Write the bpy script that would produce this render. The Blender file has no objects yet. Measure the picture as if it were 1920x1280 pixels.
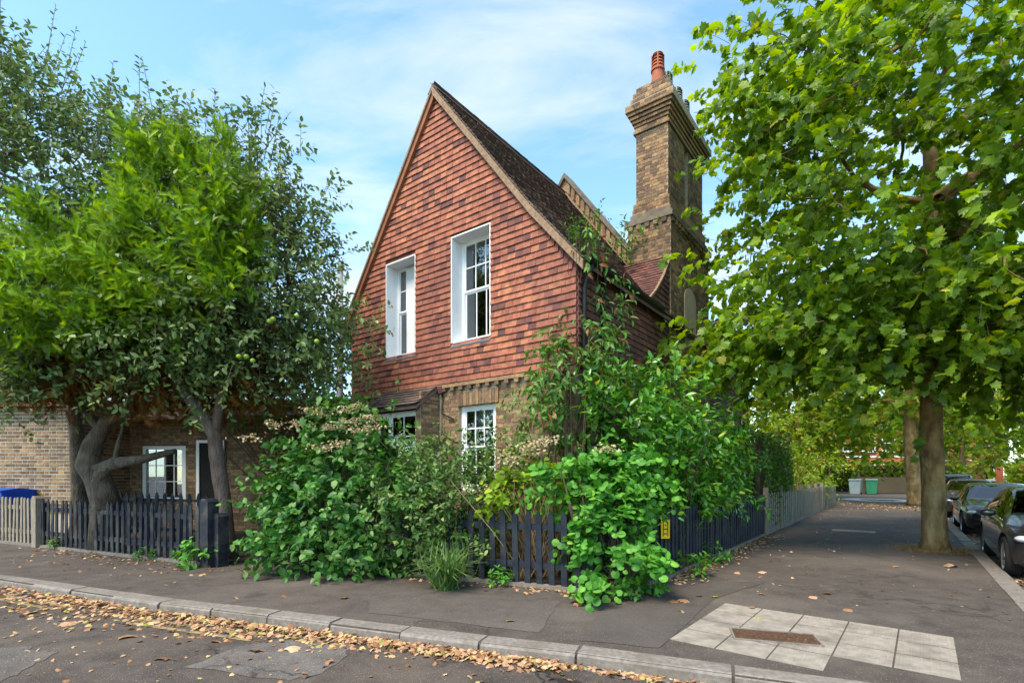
import bpy, math, random
import numpy as np
from mathutils import Matrix, Vector
SC = bpy.context.scene
COL = SC.collection
RNG = np.random.default_rng(7)
random.seed(7)
R = math.radians

# ------------------------------------------------------------------ camera, sky, sun, exposure
CAM_H, F, HOR = 1.55, 960.0, 890.0
cd = bpy.data.cameras.new('camera'); cam = bpy.data.objects.new('camera', cd); COL.objects.link(cam)
cam.location = (0, 0, CAM_H); cam.rotation_euler = (R(90), 0, 0)
cd.sensor_width = 36; cd.lens = 18; cd.shift_y = (HOR - 640) / 1920; cd.clip_end = 3000; cd.clip_start = .05
SC.camera = cam
SUN_EL, SUN_AZ = 57.0, 222.0       # azimuth the light comes from, clockwise from +Y
w = bpy.data.worlds.new('World'); SC.world = w; w.use_nodes = True
nt = w.node_tree; nt.nodes.clear()
def N(t, kind, **kw):
    n = t.nodes.new(kind)
    for k, v in kw.items(): setattr(n, k, v)
    return n
sky = N(nt, 'ShaderNodeTexSky', sky_type='NISHITA', sun_disc=False)
sky.sun_elevation = R(SUN_EL); sky.sun_rotation = R(SUN_AZ); sky.air_density = 1.0; sky.dust_density = .6; sky.ozone_density = 1.6
tc = N(nt, 'ShaderNodeTexCoord'); sx = N(nt, 'ShaderNodeSeparateXYZ'); nt.links.new(tc.outputs['Generated'], sx.inputs[0])
zz = N(nt, 'ShaderNodeMath', operation='MAXIMUM'); nt.links.new(sx.outputs[2], zz.inputs[0]); zz.inputs[1].default_value = .0
za = N(nt, 'ShaderNodeMath', operation='ADD'); nt.links.new(zz.outputs[0], za.inputs[0]); za.inputs[1].default_value = .22
dx = N(nt, 'ShaderNodeMath', operation='DIVIDE'); nt.links.new(sx.outputs[0], dx.inputs[0]); nt.links.new(za.outputs[0], dx.inputs[1])
dy = N(nt, 'ShaderNodeMath', operation='DIVIDE'); nt.links.new(sx.outputs[1], dy.inputs[0]); nt.links.new(za.outputs[0], dy.inputs[1])
cx = N(nt, 'ShaderNodeCombineXYZ'); nt.links.new(dx.outputs[0], cx.inputs[0]); nt.links.new(dy.outputs[0], cx.inputs[1])
mp = N(nt, 'ShaderNodeMapping'); mp.inputs['Location'].default_value = (1.1, 2.6, 0); mp.inputs['Rotation'].default_value = (0, 0, R(-24)); mp.inputs['Scale'].default_value = (.6, 1.7, 1)
nt.links.new(cx.outputs[0], mp.inputs[0])
nz = N(nt, 'ShaderNodeTexNoise'); nz.inputs['Scale'].default_value = 1.5; nz.inputs['Detail'].default_value = 7; nz.inputs['Roughness'].default_value = .58; nz.inputs['Distortion'].default_value = .6
nt.links.new(mp.outputs[0], nz.inputs['Vector'])
rp = N(nt, 'ShaderNodeValToRGB'); rp.color_ramp.elements[0].position = .46; rp.color_ramp.elements[0].color = (.0, .0, .0, 1); rp.color_ramp.elements[1].position = .74; rp.color_ramp.elements[1].color = (.85, .85, .85, 1)
nt.links.new(nz.outputs[0], rp.inputs[0])
mx = N(nt, 'ShaderNodeMix', data_type='RGBA'); nt.links.new(rp.outputs[0], mx.inputs['Factor'])
ti = N(nt, 'ShaderNodeVectorMath', operation='MULTIPLY'); ti.inputs[1].default_value = (.84, 1.0, .93); nt.links.new(sky.outputs[0], ti.inputs[0]); nt.links.new(ti.outputs[0], mx.inputs[6]); mx.inputs[7].default_value = (2.75, 2.8, 2.85, 1)
bg = N(nt, 'ShaderNodeBackground'); bg.inputs['Strength'].default_value = .14; nt.links.new(mx.outputs[2], bg.inputs[0])
wo = N(nt, 'ShaderNodeOutputWorld'); nt.links.new(bg.outputs[0], wo.inputs[0])
sl = bpy.data.lights.new('sun', 'SUN'); sl.energy = 2.0; sl.angle = R(24); sl.color = (1, .85, .66)
so = bpy.data.objects.new('sun', sl); COL.objects.link(so)
_d = Vector((math.sin(R(SUN_AZ)) * math.cos(R(SUN_EL)), math.cos(R(SUN_AZ)) * math.cos(R(SUN_EL)), math.sin(R(SUN_EL))))
so.rotation_euler = _d.to_track_quat('Z', 'Y').to_euler(); so.location = (-20, -20, 30)
vs = SC.view_settings; vs.view_transform = 'Standard'; vs.look = 'None'; vs.gamma = 1; vs.exposure = 1.66; vs.use_curve_mapping = False
cy = SC.cycles; cy.max_bounces = 7; cy.diffuse_bounces = 3; cy.glossy_bounces = 3; cy.transmission_bounces = 4; cy.transparent_max_bounces = 8
cy.use_denoising = True; cy.sample_clamp_indirect = 6; cy.caustics_reflective = False; cy.caustics_refractive = False

# ------------------------------------------------------------------ helpers
def g(px, py, z=0.0):
    t = (CAM_H - z) * F / (py - HOR); return np.array([t * (px - 960) / F, t, z])
def at(px, py, Y): return np.array([(px - 960) / F * Y, Y, CAM_H + (HOR - py) / F * Y])
def tag(o, label=None, cat=None, group=None, kind=None, category=None):
    cat = cat or category
    for k, v in (('label', label), ('category', cat), ('group', group), ('kind', kind)):
        if v: o[k] = v
    return o
def empty(name, loc=(0, 0, 0), rz=0.0, parent=None, **kw):
    o = bpy.data.objects.new(name, None); COL.objects.link(o); o.location = tuple(loc); o.rotation_euler = (0, 0, rz); o.empty_display_size = .2
    if parent is not None: o.parent = parent
    return tag(o, **kw)
def link(name, me, m=None, parent=None, loc=None, **kw):
    if m is not None and not len(me.materials): me.materials.append(m)
    o = bpy.data.objects.new(name, me); COL.objects.link(o)
    if parent is not None: o.parent = parent
    if loc is not None: o.location = tuple(loc)
    return tag(o, **kw)
def npmesh(name, V, faces_flat, sizes, rnd=None, smooth=False):
    me = bpy.data.meshes.new(name); V = np.asarray(V, np.float32); ff = np.asarray(faces_flat, np.int32).ravel(); sz = np.asarray(sizes, np.int32)
    me.vertices.add(len(V)); me.vertices.foreach_set('co', V.ravel())
    me.loops.add(len(ff)); me.loops.foreach_set('vertex_index', ff)
    me.polygons.add(len(sz)); st = np.concatenate([[0], np.cumsum(sz)[:-1]]).astype(np.int32)
    me.polygons.foreach_set('loop_start', st); me.polygons.foreach_set('loop_total', sz)
    me.polygons.foreach_set('use_smooth', np.full(len(sz), smooth))
    me.update(calc_edges=True)
    if rnd is not None:
        a = me.attributes.new('rnd', 'FLOAT', 'FACE'); a.data.foreach_set('value', np.asarray(rnd, np.float32))
    return me
class MB:
    """collects boxes / prisms / tubes into one mesh"""
    def __init__(s): s.v = []; s.f = []; s.r = []; s.n = 0; s.cur = 0.0
    def add(s, V, Fs):
        s.v.extend([tuple(map(float, p)) for p in V]); s.f.extend([[i + s.n for i in f] for f in Fs]); s.r.extend([s.cur] * len(Fs)); s.n += len(V); return s
    def box(s, x0, x1, y0, y1, z0, z1):
        return s.add([(x0, y0, z0), (x1, y0, z0), (x1, y1, z0), (x0, y1, z0), (x0, y0, z1), (x1, y0, z1), (x1, y1, z1), (x0, y1, z1)],
                     [(0, 3, 2, 1), (4, 5, 6, 7), (0, 1, 5, 4), (1, 2, 6, 5), (2, 3, 7, 6), (3, 0, 4, 7)])
    def obox(s, c, ax, ay, az):
        c, ax, ay, az = map(np.asarray, (c, ax, ay, az))
        P = [c + i * ax + j * ay + k * az for k in (-1, 1) for (i, j) in ((-1, -1), (1, -1), (1, 1), (-1, 1))]
        return s.add(P, [(0, 3, 2, 1), (4, 5, 6, 7), (0, 1, 5, 4), (1, 2, 6, 5), (2, 3, 7, 6), (3, 0, 4, 7)])
    def prism(s, poly, vec):
        n = len(poly); vec = np.asarray(vec, float); P = [np.asarray(p, float) for p in poly]; P = P + [p + vec for p in P]
        return s.add(P, [tuple(range(n - 1, -1, -1)), tuple(range(n, 2 * n))] + [(i, (i + 1) % n, (i + 1) % n + n, i + n) for i in range(n)])
    def tube(s, pts, rad, sides=6, cap=True):
        pts = [np.asarray(p, float) for p in pts]; n = len(pts)
        if not hasattr(rad, '__len__'): rad = [rad] * n
        V = []
        ref = np.array([.31, .17, .93])
        for i, p in enumerate(pts):
            t = pts[min(i + 1, n - 1)] - pts[max(i - 1, 0)]; t = t / (np.linalg.norm(t) + 1e-9)
            if abs(t @ ref) > .95: ref = np.array([.9, .3, .1])
            a = np.cross(t, ref); a /= np.linalg.norm(a) + 1e-9; b = np.cross(t, a)
            for k in range(sides):
                an = 2 * math.pi * k / sides; V.append(p + rad[i] * (math.cos(an) * a + math.sin(an) * b))
        Fs = [(i * sides + k, i * sides + (k + 1) % sides, (i + 1) * sides + (k + 1) % sides, (i + 1) * sides + k) for i in range(n - 1) for k in range(sides)]
        if cap: Fs += [tuple(range(sides - 1, -1, -1)), tuple(range((n - 1) * sides, n * sides))]
        return s.add(V, Fs)
    def mesh(s, name, smooth=False, rnd=False):
        return npmesh(name, np.array(s.v).reshape(-1, 3), [i for f in s.f for i in f], [len(f) for f in s.f], s.r if rnd else None, smooth)
    def build(s, name, m, parent=None, smooth=False, rnd=False, **kw): return link(name, s.mesh(name, smooth, rnd), m, parent, **kw)
def nrmz(a): return a / (np.linalg.norm(a, axis=-1, keepdims=True) + 1e-9)

# ------------------------------------------------------------------ materials
def mat(name, cols, rough=.8, scale=6., bump=0., bscale=None, rnd=False, noise=.25, spec=.3, transl=0., metal=0., dirt=None, dscale=.6, coat=0., mixn=False, obj=False, stretch=None):
    m = bpy.data.materials.new(name); m.use_nodes = True; t = m.node_tree; t.nodes.clear()
    out = N(t, 'ShaderNodeOutputMaterial'); b = N(t, 'ShaderNodeBsdfPrincipled')
    b.inputs['Roughness'].default_value = rough; b.inputs['Metallic'].default_value = metal; b.inputs['Specular IOR Level'].default_value = spec; b.inputs['Coat Weight'].default_value = coat
    geo = N(t, 'ShaderNodeNewGeometry'); pos = geo.outputs['Position']
    if obj: pos = N(t, 'ShaderNodeTexCoord').outputs['Object']
    if stretch:
        mpn = N(t, 'ShaderNodeMapping'); mpn.inputs['Scale'].default_value = stretch; t.links.new(pos, mpn.inputs[0]); pos = mpn.outputs[0]
    n1 = N(t, 'ShaderNodeTexNoise'); n1.inputs['Scale'].default_value = scale; n1.inputs['Detail'].default_value = 5; t.links.new(pos, n1.inputs['Vector'])
    ramp = N(t, 'ShaderNodeValToRGB'); cr = ramp.color_ramp
    while len(cr.elements) < len(cols): cr.elements.new(.5)
    for i, c in enumerate(cols):
        p, c = c if isinstance(c[0], float) and len(c) == 2 else (i / max(1, len(cols) - 1), c)
        cr.elements[i].position = p; cr.elements[i].color = (*c, 1)
    if rnd:
        at_ = N(t, 'ShaderNodeAttribute', attribute_name='rnd'); oi = N(t, 'ShaderNodeObjectInfo')
        ad = N(t, 'ShaderNodeMath', operation='ADD'); t.links.new(at_.outputs['Fac'], ad.inputs[0]); t.links.new(oi.outputs['Random'], ad.inputs[1])
        fr = N(t, 'ShaderNodeMath', operation='FRACT'); t.links.new(ad.outputs[0], fr.inputs[0]); fac = fr.outputs[0]
    else:
        mr = N(t, 'ShaderNodeMapRange'); mr.inputs[1].default_value = .3; mr.inputs[2].default_value = .7; t.links.new(n1.outputs[0], mr.inputs[0]); fac = mr.outputs[0]
    t.links.new(fac, ramp.inputs[0]); col = ramp.outputs[0]
    if rnd and noise:
        mr = N(t, 'ShaderNodeMapRange'); mr.inputs[1].default_value = .3; mr.inputs[2].default_value = .7; mr.inputs[3].default_value = 1 - noise; mr.inputs[4].default_value = 1 + noise; t.links.new(n1.outputs[0], mr.inputs[0])
        vm = N(t, 'ShaderNodeVectorMath', operation='SCALE'); t.links.new(col, vm.inputs[0]); t.links.new(mr.outputs[0], vm.inputs['Scale']); col = vm.outputs[0]
    if dirt:
        n2 = N(t, 'ShaderNodeTexNoise'); n2.inputs['Scale'].default_value = dscale; n2.inputs['Detail'].default_value = 6; n2.inputs['Roughness'].default_value = .6; t.links.new(geo.outputs['Position'], n2.inputs['Vector'])
        m2 = N(t, 'ShaderNodeMapRange'); m2.inputs[1].default_value = .47; m2.inputs[2].default_value = .68; m2.inputs[4].default_value = dirt[1]; t.links.new(n2.outputs[0], m2.inputs[0])
        mm = N(t, 'ShaderNodeMix', data_type='RGBA'); t.links.new(m2.outputs[0], mm.inputs['Factor']); t.links.new(col, mm.inputs[6]); mm.inputs[7].default_value = (*dirt[0], 1); col = mm.outputs[2]
    t.links.new(col, b.inputs['Base Color'])
    if bump:
        n3 = N(t, 'ShaderNodeTexNoise'); n3.inputs['Scale'].default_value = bscale or scale * 4; n3.inputs['Detail'].default_value = 4; t.links.new(pos, n3.inputs['Vector'])
        bp = N(t, 'ShaderNodeBump'); bp.inputs['Strength'].default_value = bump; bp.inputs['Distance'].default_value = .045 if bump >= 1 else .02; t.links.new(n3.outputs[0], bp.inputs['Height']); t.links.new(bp.outputs[0], b.inputs['Normal'])
    sh = b.outputs[0]
    if transl:
        tr = N(t, 'ShaderNodeBsdfTranslucent'); hs = N(t, 'ShaderNodeHueSaturation'); hs.inputs['Value'].default_value = 1.5; hs.inputs['Saturation'].default_value = 1.1; hs.inputs['Hue'].default_value = .485
        t.links.new(col, hs.inputs['Color']); t.links.new(hs.outputs[0], tr.inputs[0])
        ms = N(t, 'ShaderNodeMixShader'); ms.inputs[0].default_value = transl; t.links.new(sh, ms.inputs[1]); t.links.new(tr.outputs[0], ms.inputs[2]); sh = ms.outputs[0]
    t.links.new(sh, out.inputs[0]); return m
def glassmat(name, tint=(.9, .95, 1), refl=.22):
    m = bpy.data.materials.new(name); m.use_nodes = True; t = m.node_tree; t.nodes.clear()
    out = N(t, 'ShaderNodeOutputMaterial'); tr = N(t, 'ShaderNodeBsdfTransparent'); tr.inputs[0].default_value = (*tint, 1)
    gl = N(t, 'ShaderNodeBsdfGlossy'); gl.inputs['Roughness'].default_value = .02
    lw = N(t, 'ShaderNodeFresnel'); lw.inputs[0].default_value = 1.5; ad = N(t, 'ShaderNodeMath', operation='ADD'); ad.inputs[1].default_value = refl; t.links.new(lw.outputs[0], ad.inputs[0])
    ms = N(t, 'ShaderNodeMixShader'); t.links.new(ad.outputs[0], ms.inputs[0]); t.links.new(tr.outputs[0], ms.inputs[1]); t.links.new(gl.outputs[0], ms.inputs[2]); t.links.new(ms.outputs[0], out.inputs[0]); return m
M = dict(
 asphalt=mat('asphalt', [(.06, .049, .043), (.095, .08, .071)], .85, 14, .35, 160, dirt=((.135, .116, .102), .75), dscale=.55),
 road=mat('road_asphalt', [(.058, .047, .041), (.11, .092, .08)], .85, 9, .5, 120, dirt=((.13, .105, .08), .8), dscale=.8),
 patch=mat('road_patch', [(.14, .135, .135), (.2, .195, .19)], .85, 10, .3, 110, dirt=((.09, .085, .08), .7), dscale=2.5),
 patch2=None, patch3=None,
 kerb=mat('granite_kerb', [(.15, .132, .118), (.25, .225, .203)], .8, 22, .3, 90, dirt=((.13, .11, .09), .7), dscale=3),
 slab=mat('concrete_slab', [(.23, .202, .172), (.32, .285, .248)], .85, 12, .2, 140, dirt=((.14, .12, .1), .75), dscale=2.6, rnd=False),
 yellow=mat('faded_yellow', [(.09, .08, .07), (.36, .27, .11)], .8, 18),
 whitepaint=mat('white_road_paint', [(.35, .34, .33), (.75, .75, .74)], .8, 9),
 pit=mat('tree_pit_earth', [(.13, .08, .04), (.24, .155, .075)], .95, 14, .6, 60),
 soil=mat('soil', [(.03, .024, .018), (.085, .065, .045)], .95, 9, .8, 40),
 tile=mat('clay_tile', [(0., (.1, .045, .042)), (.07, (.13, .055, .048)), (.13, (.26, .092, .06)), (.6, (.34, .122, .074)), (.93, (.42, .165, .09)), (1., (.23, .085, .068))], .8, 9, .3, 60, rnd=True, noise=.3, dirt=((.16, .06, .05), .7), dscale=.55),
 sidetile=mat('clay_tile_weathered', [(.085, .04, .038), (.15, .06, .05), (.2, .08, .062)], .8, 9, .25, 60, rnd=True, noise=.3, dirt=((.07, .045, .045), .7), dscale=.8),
 rooftile=mat('roof_tile', [(0.081, 0.0567, 0.0513), (0.135, 0.0918, 0.0783), (0.203, 0.135, 0.108)], .85, 14, .4, 70, rnd=True, noise=.35, dirt=((.05, .05, .04), .6), dscale=1.2),
 verge=mat('verge_mortar', [(.2, .13, .085), (.34, .23, .15)], .9, 16, .4),
 bargeboard=mat('bargeboard', [(.22, .075, .035), (.3, .12, .06)], .7, 6),
 brick=mat('stock_brick', [(.13, .08, .05), (.21, .135, .08), (.3, .19, .105), (.36, .235, .13), (.17, .105, .066)], .9, 18, .5, 60, rnd=True, noise=.3, dirt=((.1, .08, .06), .55), dscale=1.1),
 chbrick=mat('chimney_brick', [(0.0975, 0.065, 0.0468), (0.169, 0.108, 0.0676), (0.26, 0.163, 0.091), (0.39, 0.234, 0.117), (0.143, 0.091, 0.0598)], .9, 18, .5, 60, rnd=True, noise=.35, dirt=((.06, .048, .04), .6), dscale=1.3),
 mortar=mat('mortar', [(.3, .24, .17), (.42, .345, .25)], .95, 20, .4),
 mortar2=mat('pale_mortar', [(.5, .45, .37), (.6, .54, .46)], .95, 20, .4),
 ashlar=mat('weathered_render', [(.13, .11, .085), (.21, .175, .13)], .95, 7, .5, 30, dirt=((.08, .07, .06), .7), dscale=1.6),
 arch=mat('pale_render', [(.42, .35, .24), (.5, .42, .3)], .9, 8),
 white=mat('white_paint', [(.76, .77, .79), (.82, .83, .84)], .45, 4, spec=.4),
 lead=mat('lead_flashing', [(.1, .105, .12), (.17, .18, .2)], .6, 8),
 dark=mat('dark_room', [(.012, .012, .012), (.02, .019, .018)], .9, 3),
 curtain=mat('curtain', [(.4, .4, .39), (.55, .55, .54)], .9, 9),
 black=mat('black_plastic', [(.012, .013, .016), (.022, .024, .028)], .35, 6),
 pot=mat('terracotta', [(.3, .085, .045), (.42, .13, .07)], .7, 12),
 navy=mat('navy_fence_paint', [(.009, .013, .024), (.018, .024, .04)], .6, 7, .15, 60, dirt=((.06, .065, .06), .5), dscale=3, obj=False),
 navyold=mat('worn_navy_paint', [(.012, .015, .025), (.024, .027, .037)], .75, 10, .2, 60, dirt=((.12, .115, .1), .7), dscale=3),
 oldwood=mat('weathered_wood', [(.2, .17, .13), (.33, .285, .23)], .9, 5, .3, 40, dirt=((.12, .12, .08), .5), dscale=2, stretch=(8, 8, 1)),
 greywood=mat('grey_fence_board', [(.17, .16, .13), (.28, .265, .225)], .9, 4, .3, 30, dirt=((.12, .13, .07), .6), dscale=1.2, stretch=(9, 9, .8)),
 newwood=mat('new_wood', [(.42, .24, .12), (.52, .32, .17)], .85, 4, stretch=(9, 9, .8)),
 bark=mat('plane_bark', [(.17, .105, .045), (.3, .2, .085), (.4, .3, .15)], .9, 7, 1.0, 16, dirt=((.11, .07, .035), .7), dscale=3, stretch=(1, 1, .45)),
 greybark=mat('grey_bark', [(.085, .065, .048), (.19, .15, .115)], .9, 9, 1.0, 20, dirt=((.06, .05, .042), .6), dscale=4, stretch=(1.6, 1.6, .5)),
 redbark=mat('apple_bark', [(.11, .075, .06), (.2, .145, .12)], .9, 9, 1.0, 22, dirt=((.07, .05, .042), .6), dscale=4, stretch=(1.6, 1.6, .5)),
 twig=mat('twig', [(.07, .05, .035), (.13, .1, .07)], .9, 9),
 drytwig=mat('dry_twig', [(.3, .2, .11), (.42, .3, .17)], .9, 9),
 glass=glassmat('window_glass'), carglass=glassmat('car_glass', (.35, .4, .4), .1),
 sign=mat('sign_yellow', [(.8, .52, .0), (.86, .58, .0)], .4, 3), ink=mat('sign_black', [(.01, .01, .01), (.015, .015, .015)], .5, 3),
 rust=mat('iron_cover', [(.06, .03, .018), (.14, .075, .04)], .8, 40, .8, 120),
 tyre=mat('tyre', [(.012, .012, .012), (.02, .02, .02)], .8, 20), rim=mat('alloy', [(.45, .45, .46), (.55, .55, .56)], .3, 6, metal=.8),
 chrome=mat('chrome', [(.7, .7, .7), (.8, .8, .8)], .15, 6, metal=1), lamp=mat('lamp_glass', [(.5, .52, .55), (.7, .72, .75)], .12, 12, spec=.6),
 greenbin=mat('green_bin', [(.03, .2, .11), (.045, .25, .14)], .5, 4), bluebin=mat('blue_plastic', [(.01, .06, .4), (.015, .08, .48)], .45, 4), palebin=mat('grey_blue_bin', [(.2, .28, .3), (.26, .34, .36)], .5, 4),
 redbrick=mat('red_brick', [(.4, .12, .06), (.5, .17, .09)], .9, 30), slate=mat('slate', [(.07, .07, .08), (.12, .12, .13)], .7, 12),
 steel=mat('grey_steel', [(.2, .21, .22), (.3, .31, .32)], .5, 6),
)
def asphalt(name, c1, c2, stain, crack=.5, speck=.16, seed=0.):
    m = bpy.data.materials.new(name); m.use_nodes = True; t = m.node_tree; t.nodes.clear(); ln = t.links.new
    out = N(t, 'ShaderNodeOutputMaterial'); b = N(t, 'ShaderNodeBsdfPrincipled'); b.inputs['Specular IOR Level'].default_value = .3; ln(b.outputs[0], out.inputs[0])
    geo = N(t, 'ShaderNodeNewGeometry'); mp_ = N(t, 'ShaderNodeMapping'); mp_.inputs['Location'].default_value = (seed, seed * .7, 0); ln(geo.outputs['Position'], mp_.inputs[0]); pos = mp_.outputs[0]
    def noise(sc, det=5, ro=.55):
        n_ = N(t, 'ShaderNodeTexNoise'); n_.inputs['Scale'].default_value = sc; n_.inputs['Detail'].default_value = det; n_.inputs['Roughness'].default_value = ro; ln(pos, n_.inputs['Vector']); return n_.outputs[0]
    def mrange(v, a, b_, c, d):
        r_ = N(t, 'ShaderNodeMapRange'); ln(v, r_.inputs[0])
        for k, x in zip((1, 2, 3, 4), (a, b_, c, d)): r_.inputs[k].default_value = x
        return r_.outputs[0]
    def mix(f, a, c):
        q = N(t, 'ShaderNodeMix', data_type='RGBA'); ln(f, q.inputs['Factor'])
        for k, v in ((6, a), (7, c)):
            if isinstance(v, tuple): q.inputs[k].default_value = (*v, 1)
            else: ln(v, q.inputs[k])
        return q.outputs[2]
    col = mix(mrange(noise(3.5, 8, .65), .35, .65, 0, 1), c1, c2)
    col = mix(mrange(noise(.5, 6, .6), .48, .66, 0, .8), col, stain)
    col = mix(mrange(noise(1.3, 4, .7), .58, .7, 0, .55), col, tuple(x * .55 for x in c1))
    vo = N(t, 'ShaderNodeTexVoronoi'); vo.inputs['Scale'].default_value = 62; ln(pos, vo.inputs['Vector'])
    sp = N(t, 'ShaderNodeMath', operation='MULTIPLY'); ln(mrange(vo.outputs['Distance'], .1, .32, 1, 0), sp.inputs[0]); ln(mrange(noise(40, 2), .48, .58, 0, 1), sp.inputs[1]); col = mix(sp.outputs[0], col, (speck * 1.9, speck * 1.7, speck * 1.55))
    nd = N(t, 'ShaderNodeVectorMath', operation='ADD'); wn_ = N(t, 'ShaderNodeTexNoise'); wn_.inputs['Scale'].default_value = 2.2; wn_.inputs['Detail'].default_value = 6; ln(pos, wn_.inputs['Vector']); sc_ = N(t, 'ShaderNodeVectorMath', operation='SCALE'); sc_.inputs['Scale'].default_value = .7; ln(wn_.outputs['Color'], sc_.inputs[0]); ln(pos, nd.inputs[0]); ln(sc_.outputs[0], nd.inputs[1])
    v2 = N(t, 'ShaderNodeTexVoronoi', feature='DISTANCE_TO_EDGE'); v2.inputs['Scale'].default_value = .5; ln(nd.outputs[0], v2.inputs['Vector'])
    cf = N(t, 'ShaderNodeMath', operation='MULTIPLY'); ln(mrange(v2.outputs['Distance'], .004, .012, crack, 0), cf.inputs[0]); ln(mrange(noise(.7, 3), .45, .6, 0, 1), cf.inputs[1]); col = mix(cf.outputs[0], col, (.018, .016, .014))
    ln(col, b.inputs['Base Color']); ln(mrange(noise(5), .3, .7, .72, .95), b.inputs['Roughness'])
    bp = N(t, 'ShaderNodeBump'); bp.inputs['Strength'].default_value = .7; bp.inputs['Distance'].default_value = .012; ln(noise(90, 3), bp.inputs['Height']); ln(bp.outputs[0], b.inputs['Normal']); return m
M['asphalt'] = asphalt('asphalt', (.06, .048, .042), (.09, .075, .066), (.12, .101, .088), .5); M['road'] = asphalt('road_asphalt', (.05, .041, .036), (.09, .074, .064), (.115, .092, .074), .9, .17, 3.7)
M['patch2'] = asphalt('asphalt_patch', (.075, .063, .056), (.098, .084, .075), (.12, .103, .092), .0, .16, 9.1); M['patch3'] = asphalt('newer_asphalt', (.058, .048, .044), (.078, .066, .06), (.09, .078, .07), .0, .12, 5.3)
M['patch'] = asphalt('road_repair', (.09, .08, .074), (.14, .127, .118), (.075, .066, .06), .9, .24, 1.9)
def leafm(name, cols, transl=.3, rough=.5, spec=.35, noise=.2): return mat(name, cols, rough, 3.0, rnd=True, noise=noise, spec=spec, transl=transl)
L = dict(
 plane=leafm('plane_leaf', [(0., (.065, .135, .012)), (.3, (.12, .225, .016)), (.65, (.19, .32, .02)), (.95, (.28, .42, .03)), (.985, (.34, .43, .035)), (1., (.5, .42, .05))], .5, .4, .45, .35),
 apple=leafm('apple_leaf', [(0., (0.0607, 0.111, 0.035)), (.5, (0.108, 0.182, 0.05)), (.85, (0.176, 0.26, 0.08)), (1., (0.27, 0.338, 0.13))], .25, .5, .4),
 conifer=leafm('conifer_spray', [(0., (.05, .12, .006)), (.5, (.15, .3, .008)), (.9, (.28, .46, .012)), (1., (.36, .46, .03))], .3, .6, .2),
 deadspray=leafm('dead_spray', [(0.081, 0.039, 0.012), (0.176, 0.0845, 0.02), (0.27, 0.13, 0.03)], .15, .8, .1),
 hydra=leafm('hydrangea_leaf', [(0., (0.0297, 0.111, 0.022)), (.5, (0.054, 0.182, 0.03)), (.85, (0.0945, 0.247, 0.04)), (1., (0.162, 0.286, 0.07))], .25, .45, .4),
 viburnum=leafm('viburnum_leaf', [(0., (0.0405, 0.104, 0.02)), (.5, (0.0743, 0.163, 0.03)), (.85, (0.135, 0.247, 0.055)), (1., (0.27, 0.325, 0.11))], .25, .45, .4),
 lime=leafm('yellow_green_leaf', [(0., (0.108, 0.221, 0.015)), (.6, (0.216, 0.364, 0.02)), (.9, (0.351, 0.429, 0.03)), (1., (0.405, 0.26, 0.05))], .35, .5, .3),
 vine=leafm('round_vine_leaf', [(0., (0.0405, 0.169, 0.02)), (.5, (0.081, 0.273, 0.03)), (.85, (0.121, 0.351, 0.04)), (1., (0.189, 0.416, 0.05))], .3, .5, .35),
 laurel=leafm('laurel_leaf', [(0., (0.0297, 0.13, 0.012)), (.45, (0.0607, 0.221, 0.016)), (.85, (0.108, 0.299, 0.025)), (.95, (0.176, 0.364, 0.03)), (1., (0.459, 0.468, 0.03))], .25, .3, .6),
 creeper=leafm('creeper_leaf', [(0., (0.0473, 0.143, 0.02)), (.5, (0.0945, 0.221, 0.035)), (.88, (0.162, 0.299, 0.06)), (.92, (0.216, 0.078, 0.03)), (1., (0.27, 0.104, 0.04))], .28, .45, .35),
 hedge=leafm('hedge_leaf', [(.035, .09, .012), (.065, .16, .018), (.11, .23, .024)], .25, .55, .3),
 far=leafm('far_leaf', [(0., (0.081, 0.169, 0.012)), (.5, (0.149, 0.26, 0.02)), (.8, (0.257, 0.351, 0.03)), (.94, (0.378, 0.377, 0.05)), (1., (0.567, 0.351, 0.07))], .45, .6, .2),
 back=leafm('back_leaf', [(0., (0.0405, 0.091, 0.01)), (.6, (0.0945, 0.156, 0.012)), (1., (0.189, 0.234, 0.02))], .3, .6, .2),
 dry=leafm('dry_leaf', [(0., (.2, .1, .05)), (.4, (.4, .22, .12)), (.75, (.55, .36, .22)), (.9, (.58, .42, .18)), (1., (.26, .27, .06))], .1, .75, .2),
 flower=leafm('dry_flower', [(.4, .33, .17), (.52, .45, .3), (.32, .22, .09)], .2, .8, .1),
 grass=leafm('grass_blade', [(.06, .14, .03), (.11, .22, .05), (.2, .27, .1)], .25, .5, .3),
 straw=leafm('straw', [(.3, .21, .09), (.42, .31, .15), (.25, .17, .08)], .15, .8, .1),
 apples=mat('apple_skin', [(.2, .36, .025), (.34, .48, .05)], .35, 5, spec=.5),
)
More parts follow.
